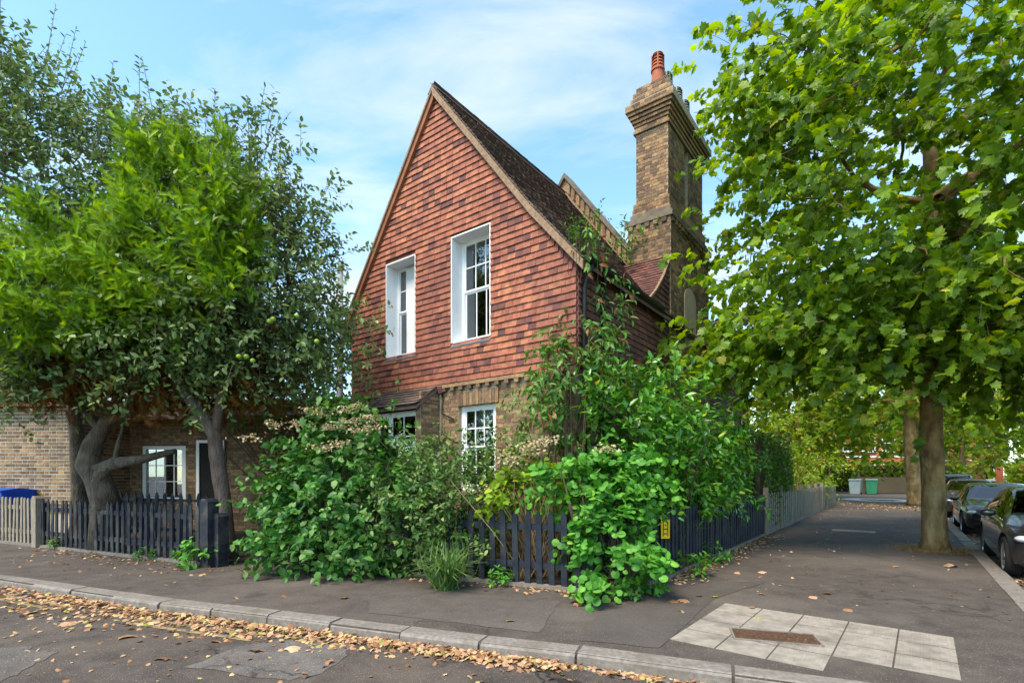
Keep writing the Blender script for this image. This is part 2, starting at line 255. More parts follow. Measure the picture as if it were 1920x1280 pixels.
# ------------------------------------------------------------------ leaves
def fan(outline, c=(.45, 0, 0)):
    T = np.array([c] + outline, float); n = len(outline); return T, np.array([(0, i + 1, (i + 1) % n + 1) for i in range(n)])
def t_oval(wd=.24, fold=.06, curl=.12):
    T = np.array([(0, 0, 0), (.3, wd, fold), (.66, wd * .85, fold * .7 - curl * .3), (1, 0, -curl), (.66, -wd * .85, fold * .7 - curl * .3), (.3, -wd, fold), (.33, 0, 0), (.66, 0, -curl * .35)])
    return T, np.array([(0, 6, 1), (1, 6, 2), (2, 6, 7), (2, 7, 3), (3, 7, 4), (4, 7, 6), (4, 6, 5), (5, 6, 0)])
def t_plane():
    pts = [(0, .0), (-.05, .22), (-.1, .46), (.18, .43), (.4, .62), (.52, .38), (.76, .36), (.76, .2), (1.03, 0)]
    zf = lambda x, y: .12 * abs(y) - .5 * y * y - .28 * x * x
    o = [(x, y, zf(x, y)) for x, y in pts] + [(x, -y, zf(x, y)) for x, y in pts[-2:0:-1]]
    return fan(o, (.3, 0, .0))
def t_round():
    o = []
    for k in range(10):
        a = math.pi * (1 + .2 * k); r = .5 * (.55 if k == 0 else 1)
        o.append((.5 + r * math.cos(a), r * math.sin(a), -.1 * abs(math.sin(a)) - .04 * (k == 5)))
    return fan(o, (.5, 0, .03))
def t_spray():
    V = [(0, 0, 0)]; Fs = []
    T = []; 
    def tri(a, b, c): T.extend([a, b, c]); k = len(T); Fs.append((k - 3, k - 2, k - 1))
    tri((0, -.025, 0), (0, .025, 0), (1, 0, -.1))
    for k in range(6):
        x = .08 + .14 * k; ln = .4 * (1 - .8 * abs(x - .35)); s = 1 if k % 2 else -1
        for sg in (1, -1):
            tri((x - .05, 0, -.1 * x * x), (x + .09, 0, -.1 * x * x), (x + .1 + ln * .75, sg * ln * .62, .06 - .15 * x * x))
    return np.array(T, float), np.array(Fs)
def t_blade(): return np.array([(0, .02, 0), (0, -.02, 0), (.35, .022, .12), (.35, -.022, .12), (.7, .014, .06), (.7, -.014, .06), (1, 0, -.22)]), np.array([(0, 1, 2), (1, 3, 2), (2, 3, 4), (3, 5, 4), (4, 5, 6)])
TM = dict(oval=t_oval(), narrow=t_oval(.15, .04, .25), broad=t_oval(.33, .06, .15), laurel=t_oval(.2, .05, .08), plane=t_plane(), round=t_round(), spray=t_spray(), blade=t_blade(), quad=(np.array([(0, 0, 0), (.5, .34, .05), (1, 0, -.05), (.5, -.34, .05)]), np.array([(0, 3, 1), (1, 3, 2)])))
def frames(ax, nr):
    ax = nrmz(ax); nr = nrmz(nr - (nr * ax).sum(-1, keepdims=True) * ax); return ax, np.cross(nr, ax), nr
def leaves(name, pos, ax, nr, size, tm, m, parent, origin, n_ind=0, leafname='leaf', wide=1.0):
    pos = np.asarray(pos); ax, ay, nr = frames(np.asarray(ax), np.asarray(nr)); size = np.asarray(size); T, Fc = TM[tm]; origin = np.asarray(origin, float)
    keep = np.ones(len(pos), bool); ind = np.array([], int)
    if n_ind:
        px = 960 + F * pos[:, 0] / np.maximum(pos[:, 1], .1); py = HOR - F * (pos[:, 2] - CAM_H) / np.maximum(pos[:, 1], .1)
        ok = (pos[:, 1] > 1) & (px > 10) & (px < 1910) & (py > 10) & (py < 1270)
        sc = np.where(ok, size / np.linalg.norm(pos - np.array([0, 0, CAM_H]), axis=1), 0)
        ind = np.argsort(-sc)[:n_ind]; ind = ind[sc[ind] > 0]; keep[ind] = False
    k = np.where(keep)[0]
    V = (pos[k, None] + size[k, None, None] * (T[None, :, 0:1] * ax[k, None] + wide * T[None, :, 1:2] * ay[k, None] + T[None, :, 2:3] * nr[k, None])) - origin
    Fs = (Fc[None] + (np.arange(len(k)) * len(T))[:, None, None]).reshape(-1, 3)
    rn = np.repeat(RNG.random(len(k)), len(Fc))
    o = link(name, npmesh(name, V.reshape(-1, 3), Fs, np.full(len(Fs), 3), rn), m, parent, kind='stuff')
    if len(ind):
        me = npmesh(leafname, T * np.array([1, wide, 1]), Fc, np.full(len(Fc), 3)); me.materials.append(m)
        for i in ind:
            q = bpy.data.objects.new(leafname, me); COL.objects.link(q); q.parent = parent; s = size[i]
            A = Matrix.Identity(4)
            for c, v in enumerate((ax[i], ay[i], nr[i])):
                for r in range(3): A[r][c] = v[r] * s
            for r in range(3): A[r][3] = pos[i][r] - origin[r]
            q.matrix_basis = A
    return o
UP = np.array([0, 0, 1.])
def shoots(anch, dirs, ln, n, size, droop=.25, upn=.8, ang=.9, jit=.35):
    """leaves set alternately along short stems; returns pos, axis, normal, size"""
    anch = np.asarray(anch); dirs = nrmz(np.asarray(dirs)); K = len(anch); ln = np.broadcast_to(np.asarray(ln, float), (K,))
    t = (np.arange(n) + .6) / n; P = anch[:, None] + dirs[:, None] * (ln[:, None] * t)[..., None] - UP * (droop * ln[:, None] * t ** 2)[..., None]
    a = RNG.random((K, 1)) * 6.28 + np.arange(n) * 2.4
    ref = np.where(np.abs(dirs[:, 2:3]) > .9, np.array([[1., 0, 0]]), UP[None]); e1 = nrmz(np.cross(dirs, ref)); e2 = np.cross(dirs, e1)
    rad = np.cos(a)[..., None] * e1[:, None] + np.sin(a)[..., None] * e2[:, None]
    ax = dirs[:, None] * .55 + rad * ang + RNG.normal(0, jit * .5, (K, n, 3)) - UP * droop
    nr = UP * upn + dirs[:, None] * .35 + RNG.normal(0, jit, (K, n, 3))
    sz = size * (.65 + .6 * RNG.random((K, n)))
    return P.reshape(-1, 3), ax.reshape(-1, 3), nr.reshape(-1, 3), sz.ravel()
def blob_pts(c, r, n, shell=.55, zmin=None):
    d = nrmz(RNG.normal(size=(n, 3))); u = shell + (1.03 - shell) * RNG.random((n, 1)) ** .7
    p = np.asarray(c) + d * u * np.asarray(r)
    if zmin is not None: k = p[:, 2] > zmin; p, d = p[k], d[k]
    return p, d
def blobs(bl, per, clump=6, spread=.22, shell=.55, zmin=.05):
    """anchor points gathered in clumps over a list of ellipsoids (cx,cy,cz,rx,ry,rz)"""
    A, D = [], []
    for b in bl:
        n = max(3, int(per * (b[3] * b[4] * b[5]) ** (2 / 3) / clump)); p, d = blob_pts(b[:3], b[3:6], n, shell, zmin)
        q = np.repeat(p, clump, 0) + RNG.normal(0, spread, (len(p) * clump, 3)) * np.minimum(1, np.array(b[3:6]))
        A.append(q); D.append(np.repeat(d, clump, 0) + RNG.normal(0, .45, (len(q), 3)) + UP * .25)
    A = np.concatenate(A); D = np.concatenate(D); k = A[:, 2] > zmin; return A[k], D[k]
def stems(name, A, D, ln, r, m, parent, origin, every=1, back=1.0):
    mb = MB(); o = np.asarray(origin)
    for a, d in list(zip(A, nrmz(np.asarray(D))))[::every]: mb.tube([a - d * ln * back - o, a - o, a + d * ln - UP * .2 * ln - o], [r, r * .8, r * .3], 3, False)
    return mb.build(name, m, parent, kind='stuff')

# ------------------------------------------------------------------ trees
def grow(base, trunk_pts, trunk_r, targets, seed, bend=.25, up=.3):
    """a limb network: every target joins the nearest node, thickness follows the load"""
    rg = np.random.default_rng(seed); P = [np.asarray(p, float) for p in trunk_pts]; par = list(range(-1, len(P) - 1)); chains = [list(range(len(P)))]
    ctr = np.mean(targets, 0); order = np.argsort(np.linalg.norm(targets - P[-1], axis=1))
    for j in order:
        c = targets[j]; A = np.array(P); d = np.linalg.norm(A - c, axis=1) + np.maximum(0, A[:, 2] - c[2] + .2) * .8
        d[:max(1, len(trunk_pts) - 3)] += 3; i = int(np.argmin(d)); v = c - P[i]; ln = np.linalg.norm(v); n = max(2, int(ln / .5)); ch = [i]; last = i
        off = rg.normal(0, bend * ln * .25, 3) + UP * up * ln * .25
        for k in range(1, n + 1):
            t = k / n; P.append(P[i] + v * t + off * math.sin(math.pi * t) + rg.normal(0, .03, 3)); par.append(last); last = len(P) - 1; ch.append(last)
        chains.append(ch)
    cnt = np.zeros(len(P)); 
    for ch in chains[1:]: cnt[ch[-1]] += 1
    for i in range(len(P) - 1, 0, -1): cnt[par[i]] += cnt[i]
    tot = max(cnt[0], 1); return np.array(P), chains, cnt / tot
def limbs(name, P, chains, load, r0, m, parent, origin, trunk_r=None, rmin=.012, expo=.5, skip0=False):
    mb = MB()
    for ci, ch in enumerate(chains):
        if skip0 and ci == 0: continue
        rr = [max(rmin, r0 * max(load[i], load[ch[1]] * .0) ** expo) for i in ch]
        if ci: rr[0] = rr[1] * 1.1
        if ci == 0 and trunk_r: rr = trunk_r
        mb.tube(P[ch] - np.asarray(origin), rr, 8 if ci == 0 or max(rr) > .08 else 5, False)
    return mb.build(name, m, parent, smooth=True)

# ------------------------------------------------------------------ ground
def sheet(name, poly, z, m, thick=0, **kw):
    mb = MB(); P = [(p[0], p[1], z) for p in poly]
    if thick: mb.prism([(x, y, z - thick) for x, y, _ in P], (0, 0, thick))
    else: mb.add(P, [tuple(range(len(P)))])
    kw.setdefault('kind', 'structure'); return mb.build(name, m, **kw)
VD = np.array([.605, .796]); ND = np.array([.796, -.605])     # along the side street, across it (towards its road)
def side(Y, off=0.0): return np.array([1.66 + .76 * Y, Y]) + ND * off     # line of the side street's kerb
KF = [(-30, 16.1), (-12, 9.1), (-7.63, 7.63), (-4.26, 6.2), (-1.9, 5.35), (-.3, 4.75), (.56, 4.46), (1.72, 3.98), (2.6, 3.62), (3.3, 3.38)]
sheet('road', [(-400, -60), (400, -60), (400, 500), (-400, 500)], -.1, M['road'])
cor = [(3.3, 3.38), (3.75, 3.32), (4.1, 3.45), tuple(side(3.9))]
pav = KF + cor[1:] + [tuple(side(70)), (10, 90), (-60, 60), (-30, 17)]
sheet('pavement', pav, 0, M['asphalt'], .3)
kerb = empty('kerb', kind='structure')
def kerb_run(pts, step, wid, lean=.0):
    pts = [np.array(p, float) for p in pts]; seg = []
    for a, b in zip(pts[:-1], pts[1:]):
        n = max(1, round(np.linalg.norm(b - a) / step)); seg += [(a + (b - a) * i / n, a + (b - a) * (i + 1) / n) for i in range(n)]
    for a, b in seg:
        if min(a[1], b[1]) > 40: continue
        d = (b - a) / np.linalg.norm(b - a); n = np.array([-d[1], d[0]]); low = a[0] > 1.2 and a[1] < 4.3
        dz = .008 + random.uniform(-.006, .006); j = random.uniform(-.012, .012); q = .012
        mb = MB(); x0, x1 = a + d * q, b - d * q
        P = [x0 - n * (.02 + j), x1 - n * (.02 + j), x1 + n * wid, x0 + n * wid]
        mb.add([(*p, -.2) for p in P] + [(*P[0], dz - .03), (*P[1], dz - .03), (*P[2], dz), (*P[3], dz)] + [(*(P[0] + n * .03), dz), (*(P[1] + n * .03), dz)],
               [(0, 1, 5, 4), (4, 5, 9, 8), (8, 9, 6, 7), (1, 2, 6, 9, 5), (2, 3, 7, 6), (3, 0, 4, 8, 7)])
        mb.build('kerb_stone', M['kerb'], kerb)
kerb_run(KF[1:], .9, .2)
kerb_run([side(3.9), side(38)], .92, -.0 + .22)
# tactile slabs at the dropped kerb
sl0 = np.array([2.58, 6.2]); se = np.array([.78, -.627]); sn = np.array([-.627, -.78])
pv = empty('tactile_paving', kind='structure')
for c in range(5):
    for r_ in range(4):
        if c >= 3 and r_ == 3: continue
        p = sl0 + se * .42 * (c + .5) + sn * .44 * (r_ + .5); mb = MB()
        mb.obox((*p, -.02), (*(se * .203), 0), (*(sn * .207), 0), (0, 0, .026 + random.uniform(-.002, .002)))
        if c >= 2:
            for i in range(6):
                for j in range(6):
                    q = p + se * (.066 * (i - 2.5)) + sn * (.069 * (j - 2.5)); rr = .011
                    mb.add([(*(q + rr * np.array([math.cos(a), math.sin(a)])), .005) for a in (0, 1.05, 2.09, 3.14, 4.19, 5.24)] + [(*(q + rr * .6 * np.array([math.cos(a), math.sin(a)])), 0.014) for a in (0, 1.05, 2.09, 3.14, 4.19, 5.24)],
                           [(k, (k + 1) % 6, (k + 1) % 6 + 6, k + 6) for k in range(6)] + [(6, 7, 8, 9, 10, 11)])
        mb.build('slab', M['slab'], pv)
cv = empty('drain_cover', (2.5, 4.88, .012), rz=math.atan2(-.3, 1), label='rusty brown recessed iron cover set in the pale paving slabs', category='drain cover')
MB().box(-.36, .36, -.17, .17, -.03, .0).build('plate', M['rust'], cv)
mb = MB()
for s in (-1, 1): mb.box(-.375, .375, s * .178 - .008, s * .178 + .008, -.03, .008); mb.box(s * .37 - .008, s * .37 + .008, -.17, .17, -.03, .008)
mb.build('frame', M['kerb'], cv)
for i in range(9):
    for j in range(4): MB().box(-.34 + .077 * i, -.285 + .077 * i, -.155 + .08 * j, -.1 + .08 * j, 0, .004).build('raised_stud', M['rust'], cv)
p = g(1600, 995); o = sheet('inspection_cover', [p[:2] + VD * .28 * a + ND * .5 * b for a, b in ((-1, -1), (-1, 1), (1, 1), (1, -1))], .006, M['slab'], .02, kind=''); tag(o, 'pale rectangular concrete inspection cover in the dark side pavement', 'cover')
p = g(1650, 937); mb = MB()
for k in range(20):
    a, b = 2 * math.pi * k / 20, 2 * math.pi * (k + 1) / 20; f = lambda an, r: (p[0] + r * math.cos(an), p[1] + r * math.sin(an) * 1.25, .006)
    mb.add([f(a, 1.0), f(b, 1.0), f(b, 1.9), f(a, 1.9)], [(0, 1, 2, 3)])
tag(mb.build('painted_ring', M['whitepaint']), 'white painted ring on the far pavement', 'road marking')
def rough_edge(P, n=7, amp=.025):
    out = []
    for a, b in zip(P, P[1:] + P[:1]):
        for k in range(n): out.append(np.asarray(a) + (np.asarray(b) - np.asarray(a)) * k / n + RNG.normal(0, amp, 2))
    return out
def roadpatch(pts): return sheet('road_patch', rough_edge([g(x, y, -.1)[:2] for x, y in pts]), -.096, M['patch'])
sheet('pavement_patch', rough_edge([g(x, y)[:2] for x, y in ((700, 1098), (880, 1112), (1052, 1128), (1010, 1186), (860, 1168), (690, 1148))], 6, .012), .004, M['patch2'])
sheet('pavement_patch', rough_edge([g(x, y)[:2] for x, y in ((1120, 1150), (1345, 1092), (1440, 1090), (1340, 1122), (1235, 1214), (1085, 1200))], 6, .012), .0045, M['patch3'])
roadpatch([(350, 1248), (470, 1205), (560, 1200), (668, 1208), (610, 1262), (540, 1275)])
roadpatch([(-60, 1215), (50, 1212), (105, 1222), (40, 1262), (-40, 1290)])
roadpatch([(1066, 1245), (1090, 1238), (1200, 1247), (1330, 1262), (1430, 1278), (1400, 1285), (1230, 1275), (1080, 1256)])
for off in (.3, .46):
    for (a, b) in ((-7.6, -5.6), (-4.3, -2.6)):
        mb = MB(); xs = np.linspace(a, b, 8); ky = np.interp(xs, [k[0] for k in KF], [k[1] for k in KF])
        for i in range(7): mb.add([(xs[i], ky[i] - off, -.095), (xs[i + 1], ky[i + 1] - off, -.095), (xs[i + 1], ky[i + 1] - off - .07, -.095), (xs[i], ky[i] - off - .07, -.095)], [(3, 2, 1, 0)])
        mb.build('yellow_line', M['yellow'], kind='structure')
FL = [np.array(p) for p in ((-10.15, 11.05), (-5.2, 8.78))]; FR = [np.array(p) for p in ((-4.6, 9.35), (1.12, 6.72), (2.13, 7.44), (6.55, 13.3))]
sheet('garden_soil', [(-13, 12.4), FL[0] + .05, FL[1] + .05, FR[0], FR[1] + (0, .06), FR[2] + (-.05, .04), FR[3], (20, 33), (6, 40), (-20, 40), (-20, 16)], .03, M['soil'], .05)

# ------------------------------------------------------------------ brick and tile helpers (house-local frame)
def brick_frames(o, u, n, wid, z0, z1, holes=(), course=.075, bl=.225, flem=True, jo=.01, proud=.008, depth=.05):
    """bricks on the wall o + a*u + z, facing n: list of centre, half axes"""
    o, u, n = (np.asarray(v, float) for v in (o, u, n)); out = []; k = 0; z = z0
    while z + course * .8 <= z1 + 1e-6:
        seq = []; a = -((bl * .75) if k % 2 else 0.0); j = 0
        while a < wid:
            ln = bl if (not flem or j % 2 == 0) else bl / 2
            a0, a1 = max(a, 0), min(a + ln, wid)
            if a1 - a0 > .04: seq.append((a0, a1))
            a += ln; j += 1
        for a0, a1 in seq:
            parts = [(a0, a1)]
            for (h0, h1, hz0, hz1) in holes:
                if z + course > hz0 and z < hz1:
                    parts = [q for (x0, x1) in parts for q in (((x0, min(x1, h0)),) if x0 < h0 else ()) + (((max(x0, h1), x1),) if x1 > h1 else ())]
            for x0, x1 in parts:
                if x1 - x0 < .03: continue
                pr = proud + random.uniform(-.003, .004)
                c = o + u * ((x0 + x1) / 2) + UP * (z + course / 2) + n * (pr - depth / 2)
                out.append((c, u * ((x1 - x0) / 2 - jo / 2), n * (depth / 2), UP * (course / 2 - jo / 2)))
        z += course; k += 1
    return out
BRICK = None
def place_pieces(name, fr, m, parent, n_ind, score=None, rest='rest_of_pieces', world=None):
    """the n_ind best-scored pieces as single objects (one shared unit mesh), the others joined"""
    global BRICK
    if BRICK is None: BRICK = {}
    if (name, m.name) not in BRICK:
        me = MB().box(-1, 1, -1, 1, -1, 1).mesh(name); me.materials.append(m); BRICK[(name, m.name)] = me
    idx = list(range(len(fr)))
    if score: idx.sort(key=lambda i: -score(fr[i][0]))
    for i in idx[:n_ind]:
        c, a, b, d = fr[i]; q = bpy.data.objects.new(name, BRICK[(name, m.name)]); COL.objects.link(q); q.parent = parent
        A = Matrix.Identity(4)
        for k, v in enumerate((a, b, d)):
            for r in range(3): A[r][k] = v[r]
        for r in range(3): A[r][3] = c[r]
        q.matrix_basis = A
    if len(idx) > n_ind:
        mb = MB()
        for i in idx[n_ind:]: mb.cur = random.random(); mb.obox(*fr[i])
        mb.build(rest, m, parent, rnd=True, kind='stuff')
def tile_frames(o, u, n, xfun, z0, z1, gauge=.118, tw=.166, holes=(), thick=.012, slopeup=UP, ln=.15):
    """overlapping tiles; xfun(z) -> (x0,x1) of the surface along u at height z (z counts along slopeup)"""
    o, u, n, su = (np.asarray(v, float) for v in (o, u, n, slopeup)); out = []; z = z0; k = 0
    while z < z1:
        x0, x1 = xfun(z + gauge * .5); a = x0 - (tw / 2 if k % 2 else 0)
        wob = random.uniform(-.004, .004)
        while a < x1:
            parts = [(max(a, x0), min(a + tw, x1))]
            for (h0, h1, hz0, hz1) in holes:
                if z + gauge > hz0 + .02 and z < hz1 - .02:
                    parts = [q for (p0, p1) in parts for q in (((p0, min(p1, h0)),) if p0 < h0 else ()) + (((max(p0, h1), p1),) if p1 > h1 else ())]
            for p0, p1 in parts:
                if p1 - p0 < .025: continue
                dz = wob + random.uniform(-.003, .003); tilt = .021 + random.uniform(0, .008)
                lo = o + u * ((p0 + p1) / 2) + su * (z + dz) + n * (tilt + .006); hi = o + u * ((p0 + p1) / 2) + su * (z + dz + ln) + n * .004
                ay = (hi - lo) / 2; nn = np.cross(u, ay); nn /= np.linalg.norm(nn); nn = nn if nn @ n > 0 else -nn
                out.append(((lo + hi) / 2, u * ((p1 - p0) / 2 - .0018), ay, nn * thick / 2))
            a += tw
        z += gauge; k += 1
    return out

# ------------------------------------------------------------------ the cottage
HC = np.array([1.04, 8.2, 0.]); TH = math.atan2(-.605, .796)
EX = np.array([math.cos(TH), math.sin(TH), 0]); EY = np.array([-math.sin(TH), math.cos(TH), 0])
def h2w(p): return HC + EX * p[0] + EY * p[1] + UP * p[2]
def pscore(c):
    q = h2w(c); return 1.0 / np.linalg.norm(q - np.array([0, 0, CAM_H]))
house = empty('cottage', HC, TH, label='gabled cottage with red hung tiles above brown brick and a tall chimney', category='house')
X1 = np.array([1., 0, 0]); Y1 = np.array([0, 1., 0])
WL, TB = -5.92, 3.32                          # left end of the gable, bottom of the hung tiles
RP = [(-6.15, 5.02), (-5.77, 5.55), (-3.19, 9.2), (-.85, 6.14), (.17, 4.96)]    # outer roof profile
def ztop(x): return np.interp(x, [p[0] for p in RP], [p[1] for p in RP])
W1 = (-2.77, -1.78, 4.08, 6.12); W2 = (-4.71, -3.77, 4.06, 6.07); W3 = (-2.6, -1.7, 1.25, 2.86)
def wall_strips(holes, x0, x1, z0, top, y0, y1):
    xs = sorted({x0, x1, *[h[0] for h in holes], *[h[1] for h in holes], *([-3.19, -.85] if callable(top) else [])}); mb = MB()
    for a, b in zip(xs[:-1], xs[1:]):
        ta, tb = (top(a), top(b)) if callable(top) else (top, top); zs = [z0]
        for h in sorted([h for h in holes if h[0] <= a + 1e-6 and h[1] >= b - 1e-6], key=lambda h: h[2]): zs += [h[2], h[3]]
        for i in range(0, len(zs), 2):
            lo = zs[i]
            if i + 1 < len(zs): mb.prism([(a, y0, lo), (b, y0, lo), (b, y0, zs[i + 1]), (a, y0, zs[i + 1])], (0, y1 - y0, 0))
            else: mb.prism([(a, y0, lo), (b, y0, lo), (b, y0, tb), (a, y0, ta)], (0, y1 - y0, 0))
    return mb
wt = lambda x: ztop(x) - .12
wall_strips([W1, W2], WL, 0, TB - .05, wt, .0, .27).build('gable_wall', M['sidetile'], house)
gw = wall_strips([W3, (-4.5, -3.3, .9, 2.8)], WL + .02, -.02, -.1, TB - .06, .03, .3).build('ground_floor_wall', M['mortar'], house)
gt = empty('hung_tiling', parent=house)
def gx(z):
    zz = z + .14
    xr = np.interp(-zz, [-9.2, -6.14, -4.96], [-3.19, -.85, .0]); xl = np.interp(zz, [5.02, 5.55, 9.2], [WL, -5.77, -3.19]); return max(WL, xl), min(.012, xr)
fr = tile_frames((0, 0, 0), X1, -Y1, gx, TB, 9.0, holes=[W1, W2])
place_pieces('tile', fr, M['tile'], gt, 300, pscore, 'upper_tiles')
# side wall: core, tiles, brick
sw = MB(); sw.box(-.28, 0, .27, 4.05, -.1, 5.0); MB().box(-.28, 0, 6.87, 10.6, -.1, 5.0).build('rear_side_wall', M['sidetile'], house)
CV = [(2.85, 5.13), (3.2, 5.4), (3.62, 5.83), (4.06, 6.42)]       # the small flared roof against the chimney
sw.prism([(-.28, 2.85, 5.0), (-.28, 4.05, 5.0), (-.28, 4.05, 6.34), (-.28, 3.6, 5.74), (-.28, 3.2, 5.32), (-.28, 2.85, 5.05)], (.28, 0, 0))
sw.build('side_wall', M['sidetile'], house)
cz = lambda z: 2.9 if z < 5.06 else float(np.interp(z, [p[1] for p in CV], [p[0] for p in CV])) + .06
fr = tile_frames((0, 0, 0), Y1, X1, lambda z: ((.0 if z < 5.06 else cz(z)), 4.04), TB, 6.2) + tile_frames((0, 6.87, 0), Y1, X1, lambda z: (0, 3.73), TB, 5.0)
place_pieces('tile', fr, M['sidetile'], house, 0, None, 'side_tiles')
fr = brick_frames((.0, .28, 0), Y1, X1, 3.75, .0, TB - .1)
place_pieces('brick', fr, M['brick'], house, 0, None, 'side_bricks')
MB().box(.0005, .004, .28, 4.04, 0, TB - .06).build('side_mortar', M['mortar'], house)
# left wall and back
lw = MB(); lw.box(WL, WL + .27, .3, 10.6, -.1, 5.0); lw.box(WL, 0, 10.33, 10.6, -.1, 5.0); lw.prism([(WL, 10.6, 5.0), (0, 10.6, 5.0), (-3.19, 10.6, 9.0)], (0, -.27, 0)); lw.build('rear_walls', M['brick'], house)
# roof slabs
roof = MB()
for (a, b) in zip(RP[:-1], RP[1:]):
    roof.prism([(a[0], -.06, a[1] - .03), (b[0], -.06, b[1] - .03), (b[0], -.06, b[1] - .11), (a[0], -.06, a[1] - .11)], (0, 10.75, 0))
roof = roof.build('roof', M['rooftile'], house)
fr = []
for a, b in ((RP[3], RP[2]), (RP[4], RP[3]), (RP[0], RP[1]), (RP[1], RP[2])):
    A = np.array([a[0], 0, a[1] - .03]); B = np.array([b[0], 0, b[1] - .03]); su = (B - A) / np.linalg.norm(B - A); n = np.array([abs(su[2]) * (1 if a[0] > -3.19 else -1), 0, abs(su[0])])
    y1 = 4.88 if a[0] > -3.19 else 4.88
    fr += tile_frames(A, Y1, n, lambda z: (-.1, y1), 0, np.linalg.norm(B - A) - .03, gauge=.1, ln=.17, slopeup=su)
place_pieces('roof_tile', fr, M['rooftile'], roof, 0, None, 'roof_tiles')
mb = MB()
for i in range(11): mb.prism([(-3.33, -.1 + .45 * i, 9.07), (-3.19, -.1 + .45 * i, 9.24), (-3.05, -.1 + .45 * i, 9.07), (-3.19, -.1 + .45 * i, 9.15)], (0, .44, 0))
mb.build('ridge_tiles', M['rooftile'], roof)
def verge(pts, th, m, name, y0, y1, dz=-.03):
    mb = MB()
    for a, b in zip(pts[:-1], pts[1:]): mb.prism([(a[0], y0, a[1] + dz), (b[0], y0, b[1] + dz), (b[0], y0, b[1] + dz - th), (a[0], y0, a[1] + dz - th)], (0, y1 - y0, 0))
    return mb.build(name, m, house)
verge(RP[2:], .16, M['verge'], 'verge', -.12, -.01, -.035); verge(RP[:3], .07, M['verge'], 'verge', -.12, -.01, -.03); verge(RP[:3], .17, M['bargeboard'], 'bargeboard', -.09, -.012, -.1)
# gable dentils and cornice under the tiles
mb = MB(); mb.box(WL, .01, -.05, .03, TB - .085, TB - .02); mb.build('cornice', M['brick'], house)
for i in range(27):
    x = -5.85 + .22 * i
    if -4.75 < x < -3.1: continue
    MB().box(x, x + .09, -.045, .03, TB - .155, TB - .088).build('dentil', M['brick'], house)
fr = brick_frames((WL + .02, .03, 0), X1, -Y1, 5.88, .0, TB - .16, holes=[(W3[0] - WL - .02, W3[1] - WL - .02, W3[2], W3[3] + .29), (1.1, 2.82, 0, 3.4)])
place_pieces('brick', fr, M['brick'], house, 150, lambda c: pscore(c) if c[2] > 1.7 else 0, 'lower_bricks')
lin = MB()
for i in range(13): lin.cur = random.random(); lin.obox((-2.63 + .078 * i + .04, .026, 2.99), (.035, 0, 0), (0, .03, 0), (.004 * (i - 6) / 6, 0, .13))
lin.build('flat_arch', M['brick'], house, rnd=True)
